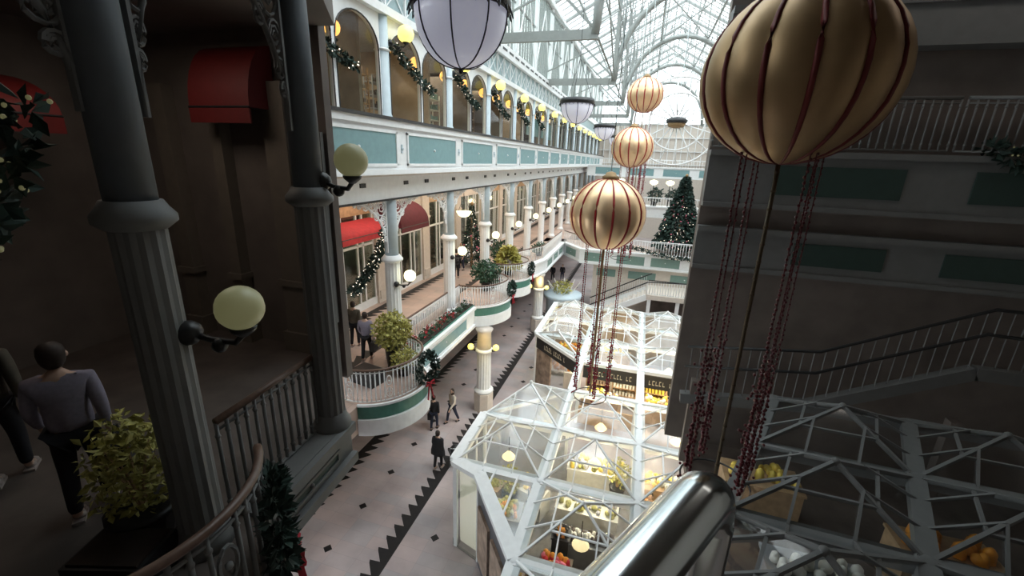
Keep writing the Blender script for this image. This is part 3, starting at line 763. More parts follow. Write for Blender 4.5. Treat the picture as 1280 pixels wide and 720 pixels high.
# ------------------------------------------------------------------ crossing at the far end
struct('floor_crossing', MB().prism([(-8,36.6),(-6.1,36.6),(-4.35,34.35),(RE,34.35),(RE,38.5),(-8,38.5)],4.3,5.2), 'floor1')
fascia((-6.1,36.6),(-4.35,34.3),[(.5,2.35)],'slanted corner fascia with green panel where gallery meets crossing',4.2,5.3,'sage')
fascia((-4.35,34.3),(RE,34.3),[(.35,2.0),(2.9,5.1),(5.5,7.7),(8.6,10.8),(11.2,13.4)],'crossing fascia with green panels below the christmas tree railing',4.1,5.3,'sage')
railing([(-6.1,36.7),(-4.3,34.5),(-1,34.5)],5.2,'left part of the crossing railing behind the gold lantern',1.05,.2,scroll=0)
railing([(-1,34.5),(9.5,34.5)],5.2,'crossing railing in front of the christmas tree',1.05,.2,scroll=0,rail='white')
struct('wall_crossing', MB().box(-3.2,RE,34.6,34.9,0,4.3), 'cream')
for i,(a,b) in enumerate(((-2.9,-1.4),(-.4,1.7),(2.8,4.9),(5.6,7.7))):
    t=tag(MB().box(a,b,-.05,0,-.3,.3).build('wall_panel','sage',None,(0,34.6,3.45)),f'{["small leftmost","second","third","rightmost"][i]} green wall panel under the crossing','panel')
    MB().sphere(((a+b)/2,-.06,0),.05,8,6).build('rosette','white',t)
# landing and stair in front
struct('floor_landing', MB().box(1.1,9,31.6,34.6,2.45,2.8), 'cream')
t=thing('staircase','white staircase rising right to the landing under the crossing','staircase',(-3.2,31.7,0))
n=13
for side,yy in (('near',0.0),('far',2.2)):
    MB().beam((0,yy,.35),(4.3,yy,2.6),.12,.42).build('stringer','white',t)
    MB().tube([(0,yy,1.35),(4.3,yy,3.75),(7 if side=='near' else 4.6,yy,3.9)],.045,6).build('handrail','black',t)
    mb=MB()
    for i in range(26): mb.tube([(.1+i*.165,yy,.5+i*.0885),(.1+i*.165,yy,1.35+i*.0915)],.014,4)
    mb.build('baluster_row','white',t)
for i in range(n): MB().box(i*4.3/n,(i+1)*4.3/n+.03,.05,2.15,.2+i*2.5/n-.04,.2+i*2.5/n).build('step','cream',t)
railing([(1.1,31.7),(8.8,31.7)],2.8,'black handrail with white balusters on the stair landing',1.1,.18,scroll=0,rail='black')
struct('wall_landing', MB().box(1.3,9,33.4,33.6,0,2.45), 'darkwall')
pm_=MB()
for x in (1.2,3.2,5.2,7.2): pm_.box(x,x+.25,31.7,31.95,0,2.45)
struct('trim_13', pm_, 'white')
garland([(-1.0,34.15,5.5),(-.6,34.1,5.75),(0,34.1,5.75)]+swag((0,34.1,5.75),(6,34.1,5.4),.35),'lit garland with gold decorations draped along the crossing fascia',.17,130)
# christmas tree
def xmas(loc,r,h,label,dots=260,n=5200):
    t=thing('christmas_tree',label,'tree',loc)
    MB().tube([(0,0,0),(0,0,h*.9)],[.12,.03],8).build('trunk','wood',t); f=MB()
    for i in range(n):
        u=random.random()**.7; z=h*(1-u*.93); rr=r*u*(.8+.25*((z*3)%1)); a=random.uniform(0,2*pi); s=random.uniform(.55,1)
        f.leaf((rr*s*cos(a),rr*s*sin(a),z),.30*r/1.8+.06,(cos(a),sin(a),-.35+random.gauss(0,.25)))
    tag(f.build('needles','pine',t),kind='stuff'); d=MB(); g=MB()
    for i in range(dots):
        u=random.random()**.6; z=h*(1-u*.93); a=random.uniform(0,2*pi); rr=r*u*1.0
        (d if i%3 else g).sphere((rr*cos(a),rr*sin(a),z),.028 if i%3 else .06,6,4)
    tag(d.build('fairy_lights','fairy',t),kind='stuff'); tag(g.build('baubles','pink',t),kind='stuff')
    MB().sphere((0,0,h+.05),.12,8,6).build('topper','goldcord',t); return t
xmas((3.1,36.6,5.2),1.9,6.0,'tall dark christmas tree with tiny lights standing on the crossing')
# further crossings and end wall
struct('floor_bridge', MB().box(-6,RE,44.4,48,7.1,7.9), 'cream')
fascia((-6,44.3),(RE,44.3),[(1,4),(5,8),(9,12),(13,16)],'second crossing fascia seen above the christmas tree crossing',7.0,8.1,'white')
railing([(-6,44.4),(9,44.4)],7.9,'railing of the second crossing behind the lantern',1.0,.25,scroll=0,rail='white')
struct('floor_bridge_far', MB().box(-7,RE,56,60,10.6,11.5), 'cream')
fascia((-7,55.9),(RE,55.9),[(1,4),(5,8),(9,12),(13,16)],'furthest crossing fascia high at the end of the atrium',10.4,11.7,'teal')
railing([(-6.8,56),(9,56)],11.5,'railing of the furthest crossing',1.0,.3,scroll=0,rail='white')
struct('wall_end', MB().box(-13,RE,YEND,YEND+.3,0,18), 'cream')
mb=MB()
for x in range(-7,12): mb.box(x-.05,x+.05,YEND-.2,YEND,12,26)
for z in range(12,26,2): mb.box(-8,RE,YEND-.2,YEND,z-.05,z+.05)
struct('trim_14', mb, 'white')
mb=MB(); mb.quad((X1,YEND,18),(RE,YEND,18),(RE,YEND,22.8),(RX,YEND,28),(X1,YEND,22.8)); struct('window_3',mb,'skyglass')
for i,(x,l) in enumerate(((1.2,'left'),(2.9,'right'))): shrub((x,46,7.9),(.75,.75,.7),'pine',f'{l} one of two dark round bushes on the second crossing',260,ph=.5,size=.3)
for i,(x,l) in enumerate(((-2.2,'leftmost'),(.9,'middle'),(2.4,'right-hand'))):
    t=thing('crossing_lamp',f'{l} lit lamp bowl on a post on the second crossing','lamp',(x,44.8,7.9),0,'crossing lamps')
    MB().tube([(0,0,0),(0,0,2.2)],.05,6).build('post','black',t); MB().lathe([(.1,2.15),(.38,2.35),(.36,2.55),(.08,2.65)],n=14).build('shade','wglobe',t)
# round counter beyond the glass canopy
t=thing('round_counter','lavender round counter with sticks and yellow plants beyond the glass roofs','counter',(-5.0,31.2,0))
MB().lathe([(1.25,0),(1.25,2.0),(1.45,2.05),(1.45,2.3),(.1,2.35)],n=28).build('counter','bluegrey',t)
mb=MB()
for i in range(9):
    a=i*.7; mb.tube([(.6*cos(a),.6*sin(a),2.3),(1.25*cos(a+.3),1.25*sin(a+.3),3.2)],.03,5)
mb.build('sticks','wcount',t); MB().leaves((0,0,2.8),(.8,.8,.5),220,.25,.2).build('flowers','leafy',t)
# ------------------------------------------------------------------ glass canopies
def canopy(name,label,P,cells,tris,beams,zb,za,loc,bw=.36,sub=2,cm='white'):
    """P maps node key to plan position; every cell is one glazed pyramid"""
    t=thing(name,label,'glass roof',(loc[0],loc[1],zb)); 
    def L(k,z=0): p=P[k]; return Vector((p[0]-loc[0],p[1]-loc[1],z))
    H=za-zb
    seen=set(); 
    for a,b in beams:
        dz=Vector((0,0,.006*(beams.index((a,b))%9))); MB().beam(L(a)+dz,L(b)+dz,bw,.14).build('beam',cm,t)
    for k in set(x for ab in beams for x in ab):
        MB().lathe([(.13,-.1),(.15,.0),(.13,.09),(.05,.12)],tuple(L(k)),12).build('node_cap','white',t)
    def face(mbg,mbb,a,b,ap):
        mbg.quad(a,b,ap); e=(b-a)
        for i in range(1,sub+1):
            u=i/(sub+1); p=a+e*u
            tt=1-2*abs(u-.5); q=((a if u<.5 else b).lerp(ap,tt)) if abs(u-.5)>1e-3 else ap
            mbb.beam(p+Vector((0,0,.02)),q+Vector((0,0,.02)),.035,.04)
        q1=a.lerp(ap,.5); q2=b.lerp(ap,.5); mbb.beam(q1,q2,.04,.045)
    for c in cells:
        pts=[L(k,.05) for k in c]; ap=sum(pts,Vector())/len(pts); ap.z=H
        p=MB(); g=MB(); 
        for i in range(4):
            p.beam(pts[i],ap,.05,.06); face(g,p,pts[i],pts[(i+1)%4],ap)
        fr=p.build('pyramid_frame',cm,t); g.build('pane','kglass',fr); MB().sphere(tuple(ap),.06,8,6).build('finial','white',fr)
    for a,b,c in tris: # right angle corner a; apex above the middle of b-c
        A,B,C=L(a,.05),L(b,.05),L(c,.05); ap=(B+C)/2; ap.z=H
        p=MB(); g=MB(); face(g,p,A,B,ap); face(g,p,C,A,ap); g.quad(B,C,ap)
        for q in (A,B,C): p.beam(q,ap,.065,.08)
        p.beam(B,C,.1,.12)
        fr=p.build('corner_frame','white',t); g.build('pane','kglass',fr); MB().sphere(tuple(ap+Vector((0,0,.06))),.07,8,6).build('finial','white',fr)
    return t
gx=[-4.5,-1.85,.8,3.45,6.1]; gy=[4.7,7.36,10.0,12.6,15.2]
P={(i,j):(gx[i],gy[j]) for i in range(5) for j in range(5)}; P['L2']=(-3.6,9.68)
cells=[((i,j),(i+1,j),(i+1,j+1),(i,j+1)) for i in range(4) for j in range(4) if not (i==0 and j in (0,1,3))]
beams=[((i,j),(i+1,j)) for i in range(4) for j in range(5) if not (i==0 and j in (0,1,4))]+[((i,j),(i,j+1)) for i in range(5) for j in range(4) if not (i==0 and j in (0,1,3))]
beams+=[((0,2),'L2'),('L2',(1,1))]
kA=canopy('glass_canopy','large near white-framed glass pyramid roof over the ground floor stalls',P,cells,[((1,3),(0,3),(1,4))],beams,3.2,4.05,(-1.85,10))
# corner bay flat glazing with mullions
mb=MB(); g=MB(); g.quad(*[Vector((x+1.85,y-10,.06)) for x,y in ((-4.5,10),(-3.6,9.68),(-1.85,7.36),(-1.85,10))])
for x in (-3.9,-3.2,-2.5): 
    yy=10-(x+4.5)*.36 if x<-3.6 else 9.68-(x+3.6)*1.326
    MB().beam((x+1.85,0,.08),(x+1.85,yy-10,.08),.05,.06).build('mullion','white',kA)
g.build('pane','kglass',kA)
# canopy B
gy2=[18.1,20.6,23.2,25.9]
P2={(i,j):(gx[i],gy2[j]) for i in range(5) for j in range(4)}
c2=[((i,j),(i+1,j),(i+1,j+1),(i,j+1)) for i in range(4) for j in range(3) if not (i==0 and j==0)]
b2=[((i,j),(i+1,j)) for i in range(4) for j in range(4) if not (i==0 and j==0)]+[((i,j),(i,j+1)) for i in range(5) for j in range(3) if not (i==0 and j==0)]+[((0,1),(1,0))]
kB=canopy('glass_canopy','further white-framed glass pyramid roof beyond the first with black sign boards',P2,c2,[((1,1),(0,1),(1,0))],b2,3.2,4.0,(-1.85,20.6))
for x,l in ((-1.85,'left'),(.8,'middle'),(3.45,'right')):
    tag(MB().beam((0,-1.3,0),(0,1.3,0),.3,.16).build('link_beam','white',None,(x,16.65,3.2)),f'{l} white beam linking the two glass roofs','beam')
# walls of kiosk A
def wallpart(t,a,b,z0,z1,m,name,th=.06):
    return MB().beam((a[0],a[1],(z0+z1)/2),(b[0],b[1],(z0+z1)/2),th,z1-z0).build(name,m,t)
t=thing('kiosk_enclosure','near stall enclosure under the glass roof with lit cream corner and grey poster wall','kiosk',(0,0,0))
wallpart(t,(-4.5,10),(-4.5,12.6),0,3.1,'kglass','side_glass',.02)
wallpart(t,(-4.5,12.6),(-1.85,15.2),0,3.1,'kglass','back_glass',.02)
wallpart(t,(-4.5,10),(-3.6,9.68),.0,3.1,'kglass','lit_corner_glass',.02)
wallpart(t,(-4.4,10.15),(-3.5,9.85),.1,3.05,'lightbox','corner_board',.05)
wallpart(t,(-3.6,9.68),(-1.85,7.36),0,3.1,'panel','grey_wall',.1)
wallpart(t,(-3.47,9.43),(-2.9,8.68),.5,2.4,'poster','poster',.17); wallpart(t,(-2.75,8.48),(-2.2,7.75),.5,2.4,'poster','poster',.17)
wallpart(t,(-1.85,7.36),(-1.85,4.7),0,3.1,'panel','grey_wall',.1)
for x,y in ((-4.5,10),(-4.5,12.6),(-3.6,9.68),(-1.85,15.2),(-1.85,7.36),(.8,15.2),(3.45,15.2)):
    MB().box(x-.06,x+.06,y-.06,y+.06,0,3.15).build('post','white',t)
for y in (10.85,11.75): MB().box(-4.53,-4.47,y-.03,y+.03,0,3.1).build('post','white',t)
MB().box(-4.6,-4.4,10,12.6,0,.25).build('kick_board','black',t)
t=thing('kiosk_enclosure','far stall enclosure with black lettered sign boards and brown posters','kiosk',(0,0,0))
def letters(a,b,z,n,h,off):
    a=Vector((*a,z)); b=Vector((*b,z)); d=(b-a)/n; nrm=Vector((d.y,-d.x,0)).normalized()*off; mb=MB()
    for i in range(n):
        if i%6==5: continue
        p=a+d*i+nrm; w=.55+.3*((i*7)%3)/3
        mb.beam(p,p+d*w,.015,h*.22); mb.beam(p+Vector((0,0,h/2)),p+d*.15+Vector((0,0,h/2)),.015,h)
        if i%2: mb.beam(p+Vector((0,0,h)),p+d*w+Vector((0,0,h)),.015,h*.22)
    return mb
s=wallpart(t,(-4.5,20.6),(-1.85,18.1),2.45,3.1,'sign','sign_board',.12); letters((-3.9,19.97),(-2.6,18.8),2.7,13,.2,.08).build('lettering','letter',s)
s=wallpart(t,(-1.7,18.05),(6,18.05),2.5,3.1,'sign','sign_board',.12); letters((-1.4,18.05),(.5,18.05),2.7,14,.18,.08).build('lettering','letter',s); letters((1.2,18.05),(3.2,18.05),2.7,14,.18,.08).build('lettering','letter',s)
wallpart(t,(-4.45,20.55),(-3.5,19.65),.2,2.4,'poster','poster',.08); wallpart(t,(-3.45,19.6),(-2.7,18.9),.2,2.4,'kglass','glass_panel',.03); wallpart(t,(-4.5,20.6),(-4.5,25.9),0,3.1,'kglass','side_glass',.03)
wallpart(t,(-1.8,18.15),(.7,18.15),.0,.9,'wood','counter_front',.1)
for x,y in ((-4.5,20.6),(-1.85,18.1),(.8,18.1),(3.45,18.1),(-4.5,23.2),(-4.5,25.9),(-1.85,25.9),(.8,25.9)): MB().box(x-.07,x+.07,y-.07,y+.07,0,3.15).build('post','white',t)
wallpart(t,(-4.5,25.9),(6,25.9),0,3.1,'shopwall','back_wall',.1)
# stalls under the canopies
def goods_stand(w,d,h,body,top,ng,seed):
    rnd=random.Random(seed); t=thing('display_stand','','stand')
    MB().box(-w/2,w/2,-d/2,d/2,0,h-.05).box(-w/2-.03,w/2+.03,-d/2-.03,d/2+.03,h-.05,h).build('counter',body,t)
    for m_ in top:
        g=MB()
        for i in range(ng):
            x=rnd.uniform(-w/2+.1,w/2-.1); y=rnd.uniform(-d/2+.1,d/2-.1); s=rnd.uniform(.05,.11); 
            if i%3==0: g.sphere((x,y,h+s),s,8,6)
            else: g.lathe([(s*.7,0),(s,.02),(s*.8,s*2),(s*.3,s*2.6)],(x,y,h),8)
        tag(g.build('goods',m_,t),kind='stuff')
    return t
stands=[(-3.4,11.0,1.5,.8,.9,'grayc',['leafy','orange'],'grey stand with orange goods under the leftmost glass pyramid'),
(-2.6,12.2,1.2,.7,1.0,'wcount',['yellow','wflower'],'white stand with yellow goods at the back of the leftmost pyramid'),
(-.6,12.0,2.0,.9,1.0,'wcount',['wflower','leafy'],'bright white counter with pale goods below the centre pyramid'),
(-.5,10.7,1.9,.6,.9,'grayc',['darkwall','wcount'],'grey counter under the centre pyramid nearest the viewer side'),
(2.0,11.3,1.6,.9,1.0,'wood',['orange','yellow'],'wooden stand heaped with orange goods under the right pyramid'),
(-2.2,9.05,.55,.7,1.0,'poster',['yellow','orange','flower'],'brown stand heaped with yellow and orange goods behind the grey poster wall'),
(-1.2,9.1,.9,1.4,.95,'darkwall',['flower','orange','pink'],'dark stand with red and orange goods right of the wide beam'),
(.2,8.5,1.3,.8,.9,'grayc',['black','wcount'],'grey table with black goods under the near pyramid'),
(-.7,7.3,1.1,.8,.9,'wcount',['pink','black'],'white table with pink goods lowest in the view'),
(.3,6.3,1.3,.8,.9,'wcount',['pink','leafd'],'white table with pink and green goods by the chrome rail'),
(2.1,9.0,1.3,.9,1.0,'wcount',['flower','leafd'],'white stand with red goods right of the near pyramid'),
(-.5,14.0,2.1,.8,1.0,'wcount',['wflower','yellow','leafy'],'long white glowing counter in the back row of the near canopy'),
(2.2,13.9,2.0,.8,1.0,'wood',['yellow','wcount'],'wooden counter at the back right of the near canopy'),
(-.8,19.3,1.9,.7,1.0,'wood',['poster','wcount','yellow'],'wooden counter with stacked goods behind the black sign'),
(-3.0,21.5,1.6,.9,1.0,'wcount',['orange','wflower'],'white counter in the left of the far canopy'),
(-.5,22.0,1.6,.9,1.0,'wcount',['pink','yellow'],'white counter in the middle of the far canopy'),
(2.2,19.6,2.0,.8,1.0,'wood',['wcount','yellow'],'wooden counter at the right of the far canopy'),
(2.2,22.4,1.8,.8,1.0,'wcount',['wflower','orange'],'white counter at the right back of the far canopy'),
(-.5,24.6,1.8,.8,1.0,'wood',['yellow','wflower'],'wooden counter at the rear of the far canopy'),
(-3.2,24.4,1.8,.8,1.0,'wood',['orange','yellow'],'wooden counter with orange goods at the rear left of the far canopy')]
stands+=[(-2.7,9.75,.7,.4,.8,'black',['orange'],'small black stand by the lit cream corner'),
(-2.0,8.3,.3,.35,1.1,'darkwall',['yellow','flower'],'narrow dark stand heaped with yellow and red goods nearest the poster wall'),
(-1.4,7.9,.6,.5,1.0,'black',['flower','pink','orange'],'small black stand with red goods beside the lowest wide beam'),
(-1.2,10.4,.5,.5,1.2,'black',['black','orange'],'tall narrow black stand between the left and centre pyramids'),
(.3,9.7,.7,.4,1.0,'black',['black','wcount'],'low black cabinet under the right corner of the centre pyramid'),
(-3.9,12.0,.6,.5,.9,'wood',['leafy'],'little wooden stand with green plants in the left back of the near canopy'),
(1.5,7.5,1.0,.6,.9,'black',['flower','wcount'],'black stand with red goods under the right near pyramid')]
for i,(x,y,w,d,h,b,tp,l) in enumerate(stands):
    o=goods_stand(w,d,h,b,tp,34,i); o.location=(x,y,0); o.rotation_euler=(0,0,[.1,-.3,.0,.05][i%4]); o['label']=l; o['group']='stall counters under the glass roofs'
# shelves at kiosk B front, tall warm shelving
for i,(x,l) in enumerate(((-1.1,'left'),(.2,'second'),(1.6,'third'),(2.8,'right'))):
    t=thing('shelf_unit',f'{l} warm lit wooden shelf unit behind the black sign front','shelf',(x,20.2,0),0,'shelf units of the far stall')
    MB().box(-.6,-.56,-.2,.2,0,2.3).box(.56,.6,-.2,.2,0,2.3).box(-.6,.6,.17,.2,0,2.3).build('carcass','wood',t)
    g=MB()
    for q in range(5): MB().box(-.56,.56,-.2,.17,.3+q*.42,.33+q*.42).build('shelf','wood',t)
    for q in range(5):
        for e in range(7): g.box(-.52+e*.155,-.42+e*.155,-.15,.1,.33+q*.42,.33+q*.42+random.uniform(.12,.3))
    tag(g.build('stock',['poster','wcount','yellow','black'][i],t),kind='stuff')
def stall_lamp():
    t=thing('stall_lamp','','lamp'); MB().lathe([(.05,.2),(.22,.0),(.2,-.02)],n=14).build('shade','lit',t); MB().tube([(0,0,.15),(0,0,.75)],.012,4).build('cord','black',t); return t
for i,(x,y,l) in enumerate(((-3.2,11.3,'leftmost pyramid'),(-.5,11.9,'centre pyramid'),(-.5,13.9,'back middle pyramid'),(2.1,11.3,'right pyramid'),(2.1,13.9,'back right pyramid'),(-.5,8.7,'near middle pyramid'),(-3.1,22.0,'left pyramid of the far roof'),(-.5,19.4,'front middle pyramid of the far roof'),(2.1,19.4,'front right pyramid of the far roof'),(-.5,22,'centre pyramid of the far roof'))):
    inst('slamp',stall_lamp,(x,y,2.75),0,f'small lit stall lamp hanging under the {l}','stall lamps')
    light('stall_glow',(x,y,2.5),(1,.84,.58),[30,100,130,70,90,16,90,110,110,100][i],.15)
shrub((-3.3,11.9,0),(.35,.35,.6),'leafy','yellow green potted plant under the leftmost glass pyramid',240,ph=.8,size=.14)
shrub((.3,12.9,0),(.35,.35,.6),'leafy','leafy potted plant in the bright middle of the near canopy',240,ph=1.2,size=.14)
struct('floor_stall', MB().prism([(-4.45,9.95),(-3.6,9.63),(-1.85,7.36),(-1.85,4.7),(6,4.7),(6,15.2),(-1.85,15.2),(-4.5,12.6)],.005,.03), 'stallfloor')
# ------------------------------------------------------------------ people
def skin_obj(name,verts,edges,rads,m,parent,sub=1,root=0):
    me=bpy.data.meshes.new(name); me.from_pydata(verts,edges,[]); me.materials.append(M[m])
    o=bpy.data.objects.new(name,me); COL.objects.link(o); o.parent=parent
    sk=o.modifiers.new('Skin','SKIN'); sk.use_smooth_shade=True
    for i,r in enumerate(rads):
        d=me.skin_vertices[0].data[i]; d.radius=(r,r) if not isinstance(r,tuple) else r; d.use_root=(i==root)
    s=o.modifiers.new('Sub','SUBSURF'); s.levels=sub; s.render_levels=sub
    return o
def person(label,loc,rz,top='cl_grey',bottom='cl_black',step=.12,coat=False,hair='hair',arms=(0,0),h=1.75,longhair=False,bag=None,cat='person'):
    """faces +y before turning; x to the right"""
    t=thing('person',label,cat,loc,rz); k=h/1.75
    def V(*p): return tuple(c*k for c in p)
    pel=V(0,0,.95)
    sh=.19
    v=[pel,V(0,-.01,1.15),V(0,0,1.36),V(0,.0,1.47),V(0,.015,1.53)]; e=[(0,1),(1,2),(2,3),(3,4)]; r=[.12,.105,.12,.055,.05]
    joints={}
    def chain(start,pts,rr):
        i=start
        for p,q in zip(pts,rr): v.append(V(*p)); r.append(q); e.append((i,len(v)-1)); i=len(v)-1
        return i
    legs={}; armsd={}
    for s in (-1,1):
        fy=step*s
        L=[(s*.09,0,.88),(s*.1,fy*.55+.03,.50),(s*.1,fy-.02,.09),(s*.105,fy+.13,.03)]; legs[s]=L; chain(0,L,[.085,.058,.04,.034])
        sw=-fy*.9+arms[0 if s<0 else 1]
        A=[(s*sh,0,1.40),(s*(sh+.05),sw*.4-.02,1.13),(s*(sh+.05),sw+.08,.90)]; armsd[s]=A
        w=chain(2,A,[.055,.042,.03])
        hx,hy,hz=A[-1]; pi_=chain(w,[(hx,hy+.02,hz-.07)],[.03])
        for f_ in range(4):
            fx=(f_-1.5)*.02; ln=[.07,.085,.08,.06][f_]
            chain(pi_,[(hx+s*.0+fx*.3,hy+.03+fx,hz-.10),(hx-s*.012+fx*.3,hy+.035+fx,hz-.10-ln*.6)],[.0095,.008])
        chain(w,[(hx-s*.01,hy+.055,hz-.05),(hx-s*.02,hy+.07,hz-.09)],[.011,.009])
    body=skin_obj('body',v,e,[x*k for x in r],'skin',t)
    # head joined to the body mesh look: one skull with nose, ears and jaw
    hd=MB(); c=V(0,.025,1.635)
    prof=[(.004,-.118),(.045,-.105),(.066,-.07),(.078,-.02),(.083,.03),(.075,.075),(.05,.105),(.004,.12)]
    hd.lathe([(a*k,b*k) for a,b in prof],c,18); hd.lathe([(.012*k,-.02*k),(.016*k,-.012*k),(.006*k,.03*k)],(c[0],c[1]+.083*k,c[2]),6)
    for s in (-1,1): hd.sphere((c[0]+s*.083*k,c[1]-.005*k,c[2]),.022*k,6,5,1.4)
    hh=hd.build('head','skin',t)
    fm=MB()
    for s in (-1,1): fm.sphere((c[0]+s*.03*k,c[1]+.075*k,c[2]+.015*k),.009*k,6,4)
    fm.box(c[0]-.024*k,c[0]+.024*k,c[1]+.068*k,c[1]+.078*k,c[2]-.055*k,c[2]-.047*k); fm.build('face_features','hair',hh)
    hr=MB(); hp=[(.055,-.105),(.078,-.07),(.09,-.03),(.094,.03),(.086,.08),(.058,.116),(.004,.132)]; hr.lathe([(a*k,b*k) for a,b in hp],(c[0],c[1]-.024*k,c[2]),16)
    if longhair: hr.lathe([(.05*k,-.22*k),(.085*k,-.15*k),(.09*k,-.02*k)],(c[0],c[1]-.035*k,c[2]),14)
    hr.build('hair',hair,t)
    # top
    v=[];e=[];r=[]
    if coat: zb=[(0,0,.62),(0,0,.80),(0,0,.98),(0,-.01,1.16),(0,0,1.36),(0,.0,1.45)]; rr=[.27,.25,.21,.18,.165,.08]
    else: zb=[(0,0,.90),(0,0,1.0),(0,-.01,1.16),(0,0,1.36),(0,0,1.45)]; rr=[.155,.16,.15,.15,.072]
    for p,q in zip(zb,rr): v.append(V(*p)); r.append(q)
    e=[(i,i+1) for i in range(len(v)-1)]; ci=len(v)-2
    for s in (-1,1): chain(ci,armsd[s],[.075,.058,.045])
    skin_obj('coat' if coat else 'jumper',v,e,[(x*k*(1.45 if coat else 1.15),x*k*.85) if i<len(zb)-1 else x*k for i,x in enumerate(r)],top,t)
    v=[V(0,0,.93)]; e=[]; r=[.135]
    for s in (-1,1): chain(0,[(s*.09,0,.86),(s*.1,legs[s][1][1],.50),(s*.1,legs[s][2][1]-.0,.10)],[.10,.075,.058])
    skin_obj('trousers',v,e,[x*k for x in r],bottom,t)
    for s in (-1,1):
        y=legs[s][2][1]; MB().sphere((s*.1*k,(y+.06)*k,.05*k),.05*k,10,6,.9).sphere((s*.105*k,(y+.15)*k,.042*k),.045*k,10,6,.85).beam((s*.1*k,(y-.03)*k,.015),(s*.105*k,(y+.18)*k,.015),.09*k,.03).build('shoe','shoe' if bottom!='cl_blue' else 'black',t)
    if bag:
        s,m_,lab=bag; A=armsd[s][-1]
        b=thing('shoulder_bag' if m_=='black' else 'bag',lab,'bag',(0,0,0))
        hx,hy,hz=(A[0]*k,A[1]*k,A[2]*k); R_=Matrix.Rotation(rz,3,'Z'); q=R_@Vector((hx+s*.03,hy+.02,hz-.08)); b.location=(loc[0]+q.x,loc[1]+q.y,loc[2]+q.z); b.rotation_euler=(0,0,rz)
        MB().prism([(-.07,-.17),(.07,-.17),(.09,.17),(-.09,.17)],-.42,-.10).build('bag_body',m_,b); MB().tube([(0,-.12,-.1),(0,-.08,.0),(0,0,.03),(0,.08,.0),(0,.12,-.1)],.012,5).build('strap',m_,b)
    return t
person('person in lilac grey jumper and black trousers walking on the nearest balcony',(-8.45,11.5,5.2),.25,'cl_grey','cl_black',.14,bag=(1,'black','black bag in the hand of the person in the grey jumper'))
person('person in olive brown top behind the person in the grey jumper',(-9.5,12.3,5.2),.2,'cl_brown','cl_black',.08)
person('person in a long black coat seen from behind on the ground floor',(-6.62,13.05,0),-.1,'cl_black','cl_black',.1,coat=True)
person('person in dark clothes carrying a bag beside the person in the pale jacket',(-7.95,15.35,0),.1,'cl_black','cl_blue',.12,bag=(-1,'black','black bag carried at the side of the dark clothed person'))
person('person in off-white jacket striding on the ground floor near the lamp-lit pillar',(-7.4,16.15,0),2.6,'cl_white','cl_blue',.26,coat=False,longhair=True)
person('dark clothed person under the gallery edge below the wreath',(-10.4,18.2,0),.3,'cl_black','cl_blue',.12)
person('left one of two far people walking under the crossing',(-8.0,42.5,0),3.1,'cl_black','cl_black',.15)
person('right one of two far people walking under the crossing',(-7.1,43,0),3.2,'cl_black','cl_blue',.15)
person('dark clothed person standing far back on the middle gallery by the third column',(-9.9,22.3,5.2),.4,'cl_black','cl_black',.1)
person('person in pale top further back on the middle gallery',(-10.4,24.2,5.2),2.9,'cl_white','cl_blue',.1)
xmas((-10.2,25.4,5.2),.8,4.0,'dark christmas tree inside the middle gallery between the second and third columns',60,1500)
person('dark clothed shopper under the left part of the near glass roof',(-2.4,11.4,.03),2.0,'cl_black','cl_black',.08)
person('orange clad shopper under the right glass pyramid',(1.35,12.3,.03),3.0,'orange','cl_black',.08)
t=thing('pushchair','small black pushchair standing right of the person in the long coat','pushchair',(-6.1,13.6,0),.2)
MB().tube([(-.2,-.3,.1),(-.2,.1,.6),(-.2,-.45,1.0)],.015,6).tube([(.2,-.3,.1),(.2,.1,.6),(.2,-.45,1.0)],.015,6).tube([(-.2,-.45,1.0),(.2,-.45,1.0)],.02,6).tube([(-.2,.35,.1),(-.2,-.1,.45)],.015,6).tube([(.2,.35,.1),(.2,-.1,.45)],.015,6).build('frame','steel',t)
MB().prism([(-.19,-.2),(.19,-.2),(.19,.22),(-.19,.22)],.38,.5).sphere((0,-.1,.7),.22,12,8,.9).build('seat','black',t)
for x in (-.2,.2):
    for y in (-.3,.35): MB().tube([(x-.02,y,.1),(x+.02,y,.1)],.1,14).build('wheel','black',t)
# ------------------------------------------------------------------ chrome handrail of the viewer's bridge
t=thing('chrome_handrail','thick polished steel handrail crossing the lower right corner','handrail',(0,.2,10.4))
d=Vector((.50,.866,0)); c1=Vector((.112,.29,1.2)); p0=c1-d*.3
pts=[p0-d*.6,p0,c1-d*.02]+[c1+d*.005-Vector((0,0,.003)),c1+d*.022-Vector((0,0,.012)),c1+d*.034-Vector((0,0,.03)),c1+d*.04-Vector((0,0,.055)),c1+d*.04-Vector((0,0,1.19))]
MB().tube(pts,.034,32).build('top_rail','steel',t)
for q,l in ((p0-d*.5,'a'),): MB().tube([q,q-Vector((0,0,1.19))],.02,12).build('post','steel',t)
struct('floor_bridge_near', MB().box(-1.5,3,-3.9,-.25,10.1,10.4), 'cream')
